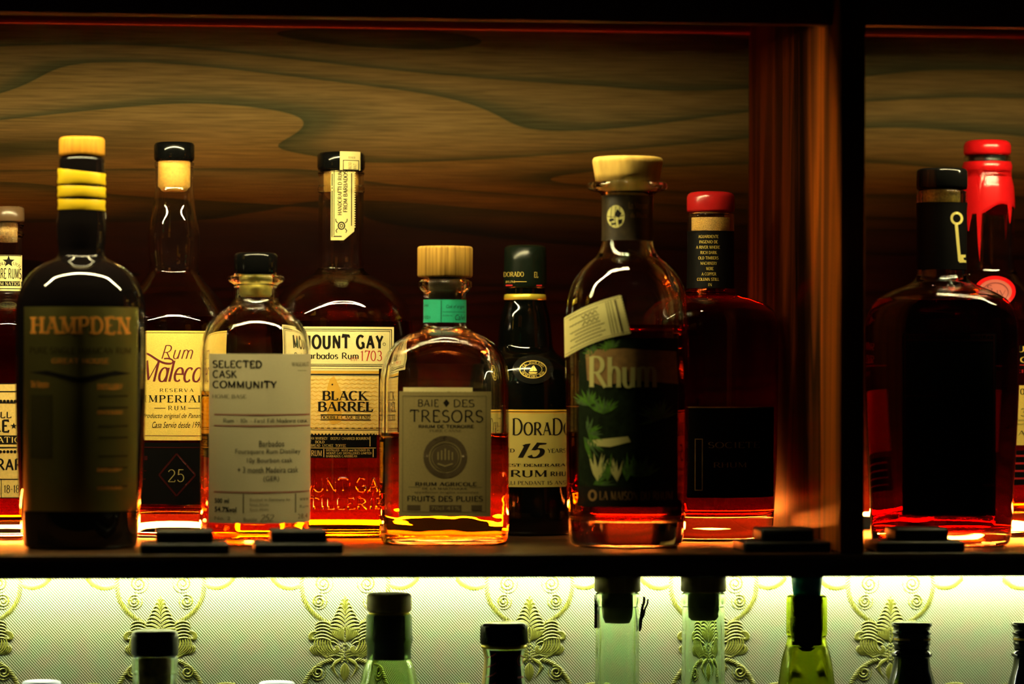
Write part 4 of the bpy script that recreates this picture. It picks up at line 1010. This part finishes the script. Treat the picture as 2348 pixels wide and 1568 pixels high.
# ================================================================== lower row, tops only in view
G2 = 'bottles on the lower shelf'
ZL = -.372
def sleevemat():
    m = bpy.data.materials.new('smoky_shrink_sleeve'); m.use_nodes = True; nt = m.node_tree
    b = nt.nodes['Principled BSDF']; b.inputs['Base Color'].default_value = (.16, .2, .14, 1); b.inputs['Roughness'].default_value = .35
    t = nt.nodes.new('ShaderNodeBsdfTransparent'); t.inputs[0].default_value = (.5, .58, .45, 1)
    x = nt.nodes.new('ShaderNodeMixShader'); x.inputs[0].default_value = .55
    nt.links.new(b.outputs[0], x.inputs[1]); nt.links.new(t.outputs[0], x.inputs[2]); nt.links.new(x.outputs[0], nt.nodes['Material Output'].inputs['Surface'])
    return m
def low(name, label, cx, prof, Y=.14, group=G2, n=2.0, nneck=None):
    c = P(cx, 1500, Y); m = mpp(c); base = 1500 + (c.z - ZL) / m
    b_, last = list(prof), prof[-1]
    tail = [(y, h) for y, h in ((1640, 78), (1700, 90), (1780, 92), (base - 30, 91), (base - 1, 84)) if y > last[0] + 20]
    return Bottle(name, label, 'bottle', cx, Y, base, b_ + tail, group=group, base_z=ZL, n=n, nneck_py=nneck)
GRN = glassmat('pale_green_glass', (.86, .95, .72), 1.5)
B = low('liquor_bottle', 'clear bottle with flat white cap, bottom left corner', 98, [(1600, 34), (1612, 36), (1626, 40)], Y=.16); B.glass(M_GLASSG)
B.lathe('cap', [(1561, 38), (1563, 43), (1568, 44.5), (1598, 44.5), (1600, 42)], plain('white_cap', (.75, .8, .7), .4), autosmooth=60)
B = low('liquor_bottle', 'clear bottle with flat white cap left of the wooden-capped green bottle', 637, [(1600, 32), (1612, 34), (1626, 40)], Y=.16); B.glass(M_GLASSG)
B.lathe('cap', [(1563, 36), (1565, 40), (1570, 41.5), (1598, 41.5), (1600, 39)], MATS['white_cap'], autosmooth=60)
B = low('liquor_bottle', 'clear-necked bottle with black square-edged cap and stained cork', 357, [(1504, 48), (1507, 53), (1540, 53), (1544, 51), (1548, 51), (1580, 50), (1610, 56)]); B.glass(M_GLASSG, neckwall=8)
B.lathe('cap', [(1445, 40), (1447, 49), (1452, 53), (1460, 54), (1494, 54), (1500, 53), (1503, 49)], plain('green_black_cap', (.012, .02, .014), .3), n=2.6, autosmooth=60)
B.lathe('cork', [(1504, 38), (1545, 37), (1580, 35)], plain('stained_cork', (.3, .15, .03), .7, noise=.85, nscale=90))
B = low('liquor_bottle', 'pale green bottle with wooden cap and grey shrink sleeve', 894, [(1407, 46), (1410, 49), (1460, 50), (1474, 50), (1500, 46), (1512, 50), (1530, 58), (1568, 67), (1600, 76)])
B.glass(GRN, neckwall=8)
B.lathe('cap', [(1360, 44), (1362, 49), (1367, 51.5), (1396, 51.5), (1401, 50), (1403, 46)], plain('olive_brown_wood_cap', (.5, .38, .08), .5, noise=.3, nscale=1, stretch=(300, 300, 15)), autosmooth=60)
B.lathe('gold_ring', [(1403, 44), (1404, 47), (1408, 48), (1409, 45)], MATS['gold_foil'])
B.lathe('cork', [(1404, 38), (1512, 36)], plain('near_black_cork', (.02, .02, .012), .7))  # one even near-black cork colour
bm = bmesh.new(); loft(bm, [(B.z(a), b * B.m, b * B.m, 2) for a, b in reversed([(1408, 50), (1412, 52.5), (1458, 53), (1462, 54.5), (1468, 54.5), (1474, 52.5), (1488, 50.5), (1511, 50.5)])], False, False)
link('neck_sleeve', bm, sleevemat(), B.root)
B = low('liquor_bottle', 'dark-labelled bottle with ribbed black screw cap', 1157, [(1478, 47), (1484, 49), (1494, 47), (1510, 44), (1530, 46), (1568, 50), (1600, 58)]); B.glass(M_GLASSG, neckwall=8)
bm = bmesh.new(); rr = []
for py, h, amp in ((1427, 40, 0), (1428.5, 48, 0), (1432, 52.5, 0), (1436, 53.5, .9), (1474, 54, .9), (1477, 52, 0)):
    rr.append([bm.verts.new(((h + amp * (1 if i % 2 else -1)) * B.m * math.sin(2 * math.pi * i / 144), -(h + amp * (1 if i % 2 else -1)) * B.m * math.cos(2 * math.pi * i / 144), B.z(py))) for i in range(144)])
for r0, r1 in zip(rr, rr[1:]):
    for i in range(144): bm.faces.new((r1[i], r1[(i + 1) % 144], r0[(i + 1) % 144], r0[i]))
bm.faces.new(rr[0]); bm.faces.new(list(reversed(rr[-1])))
link('cap', bm, BLK, B.root, autosmooth=20)
B.lathe('gold_ring', [(1477.5, 50), (1479, 53.5), (1484, 53.5), (1486, 50.5)], MATS['gold_foil'])
L = Label(B, 'neck_label', [BLKP, REDINK, CREAM]); L.sheet(1122, 1190, 1488, 1640, t0=-.75, t1=1.0, sub=40)
for k in range(6): L.stroke(bez((1120, 1506 + k * 22), (1128, 1502 + k * 22), (1134, 1500 + k * 22), (1140, 1494 + k * 22)), 1, 1)
L.polys(annulus(1196 - 2, 1512, 7, 12, 1.5), 1); L.rect(1188, 1201, 1548, 1552, 1); L.done()
L = Label(B, 'side_label', [plain('yellow_strip_paper', (.65, .45, .04), .5), CREAM]); L.sheet(1108, 1118, 1486, 1640, t0=-1.5, t1=-1.02, sub=8); L.rect(1109, 1117, 1546, 1551, 1); L.done()
def corked(cx, label, top, lip, corkb, hw, extra=None):
    B = low('liquor_bottle', label, cx, [(1358, hw - 4), (1361, hw + 1), (1372, hw + 3), (1386, hw + 1), (1391, hw - 2), (1396, hw - 1), (1568, hw + 1), (1605, hw + 4)]); B.glass(M_GLASSG, neckwall=8)
    B.lathe('stopper', [(1317, hw - 8), (1319, hw), (1323, hw + 3), (1354, hw + 3), (1357, hw)], plain('olive_wood_stopper', (.45, .32, .07), .5, noise=.3, nscale=1, stretch=(300, 300, 15)), autosmooth=60)  # olive-brown wood with fine grain
    B.lathe('cork', [(1357.5, 36), (1395, 36), (1415, 34), (corkb, 28)], plain('tapered_cork', (.2, .17, .05), .7))
    return B
B = corked(1417, 'clear bottle with wooden stopper and a torn seal hanging at its neck', 1317, 1360, 1428, 50)
bm = bmesh.new()
for a, b_, w_, y in (((1467, 1444), (1479, 1368), 4.5, .0), ((1467, 1440), (1488, 1374), 3.4, .002), ((1466, 1447), (1475, 1384), 3.6, -.002)):
    k = 10
    pts = [(a[0] + (b_[0] - a[0]) * i / k + 1.2 * math.sin(i * 1.7), a[1] + (b_[1] - a[1]) * i / k) for i in range(k + 1)]
    rows = []
    for i, (x, yy) in enumerate(pts):
        u, z = (x - B.cx) * B.m, B.z(yy); h = w_ * B.m * (1 - .4 * i / k)
        rows.append([bm.verts.new((u + h * dx, y + h * dy * .35, z)) for dx, dy in ((-1, 0), (0, -1), (1, 0), (0, 1))])
    for r0, r1 in zip(rows, rows[1:]):
        for q in range(4): bm.faces.new((r0[q], r0[(q + 1) % 4], r1[(q + 1) % 4], r1[q]))
    bm.faces.new(list(reversed(rows[0]))); bm.faces.new(rows[-1])
o = link('torn_seal', bm, plain('brown_dry_strip', (.09, .06, .025), .8, noise=.5, nscale=600), B.root)
bm = bmesh.new()
for k, (y0, y1, mi) in enumerate(((1364, 1408, 0), (1408, 1440, 1))):
    box(bm, (1364 - B.cx) * B.m, (1371 - B.cx) * B.m, -.004, .004, B.z(y1), B.z(y0), .0004, mi)
link('seal_flap', bm, [plain('grey_green_paper', (.1, .12, .08), .6), plain('red_brown_paper', (.25, .07, .03), .6)], B.root)
B = corked(1614, 'clear bottle with wooden stopper standing left of the teal pourer', 1317, 1357, 1422, 49)
B = low('liquor_bottle', 'olive green bottle with black collar and teal pourer', 1851, [(1364, 38), (1367, 45), (1374, 46.5), (1440, 47), (1452, 47), (1460, 44), (1480, 48), (1500, 54), (1530, 60), (1568, 65), (1600, 70)])
B.glass(glassmat('olive_glass', (.8, .86, .3), 1.5), neckwall=7, level=1482, liq=L_OLIVE)
B.lathe('pourer_cone', [(1316, 37), (1330, 35.5), (1364, 31)], plain('teal_plastic', (.01, .42, .46), .3))
B.lathe('pourer_sleeve', [(1364.5, 34), (1372, 37.5), (1440, 37.5), (1455, 36), (1479, 35)], BLK)
B.lathe('pourer_tip', [(1479.5, 16), (1490, 14), (1496, 8)], BLK)
def screwcap(cx, label, k):
    B = low('liquor_bottle', label, cx, [(1470, 36), (1480, 38), (1492, 40), (1497, 46), (1503, 47), (1508, 41), (1520, 42), (1568, 54), (1600, 62)])
    B.solid(plain('dark_green_black_glass', (.006, .012, .008), .06, spec=.6))
    B.lathe('cap', [(1427, 44), (1429, 46.5), (1434, 46.5), (1438, 42), (1446, 41), (1449, 44), (1453, 44.5), (1457, 41), (1461, 43.5), (1467, 43.5), (1470, 41), (1473, 43), (1477, 43), (1481, 40), (1490, 40)], plain('black_metal_cap', (.008, .011, .009), .18, metal=.0, spec=.7), autosmooth=30)
    L = Label(B, 'gold_band', [GOLD], hw=43.7); L.sheet(cx - 40, cx - 4, 1461.5, 1466.5); L.sheet(cx + 26, cx + 42, 1461.5, 1466.5); L.done()
screwcap(2092, 'dark bottle with grooved black screw cap below the key bottle', 0)
screwcap(2367, 'dark bottle with grooved black screw cap cut by the right edge', 1)
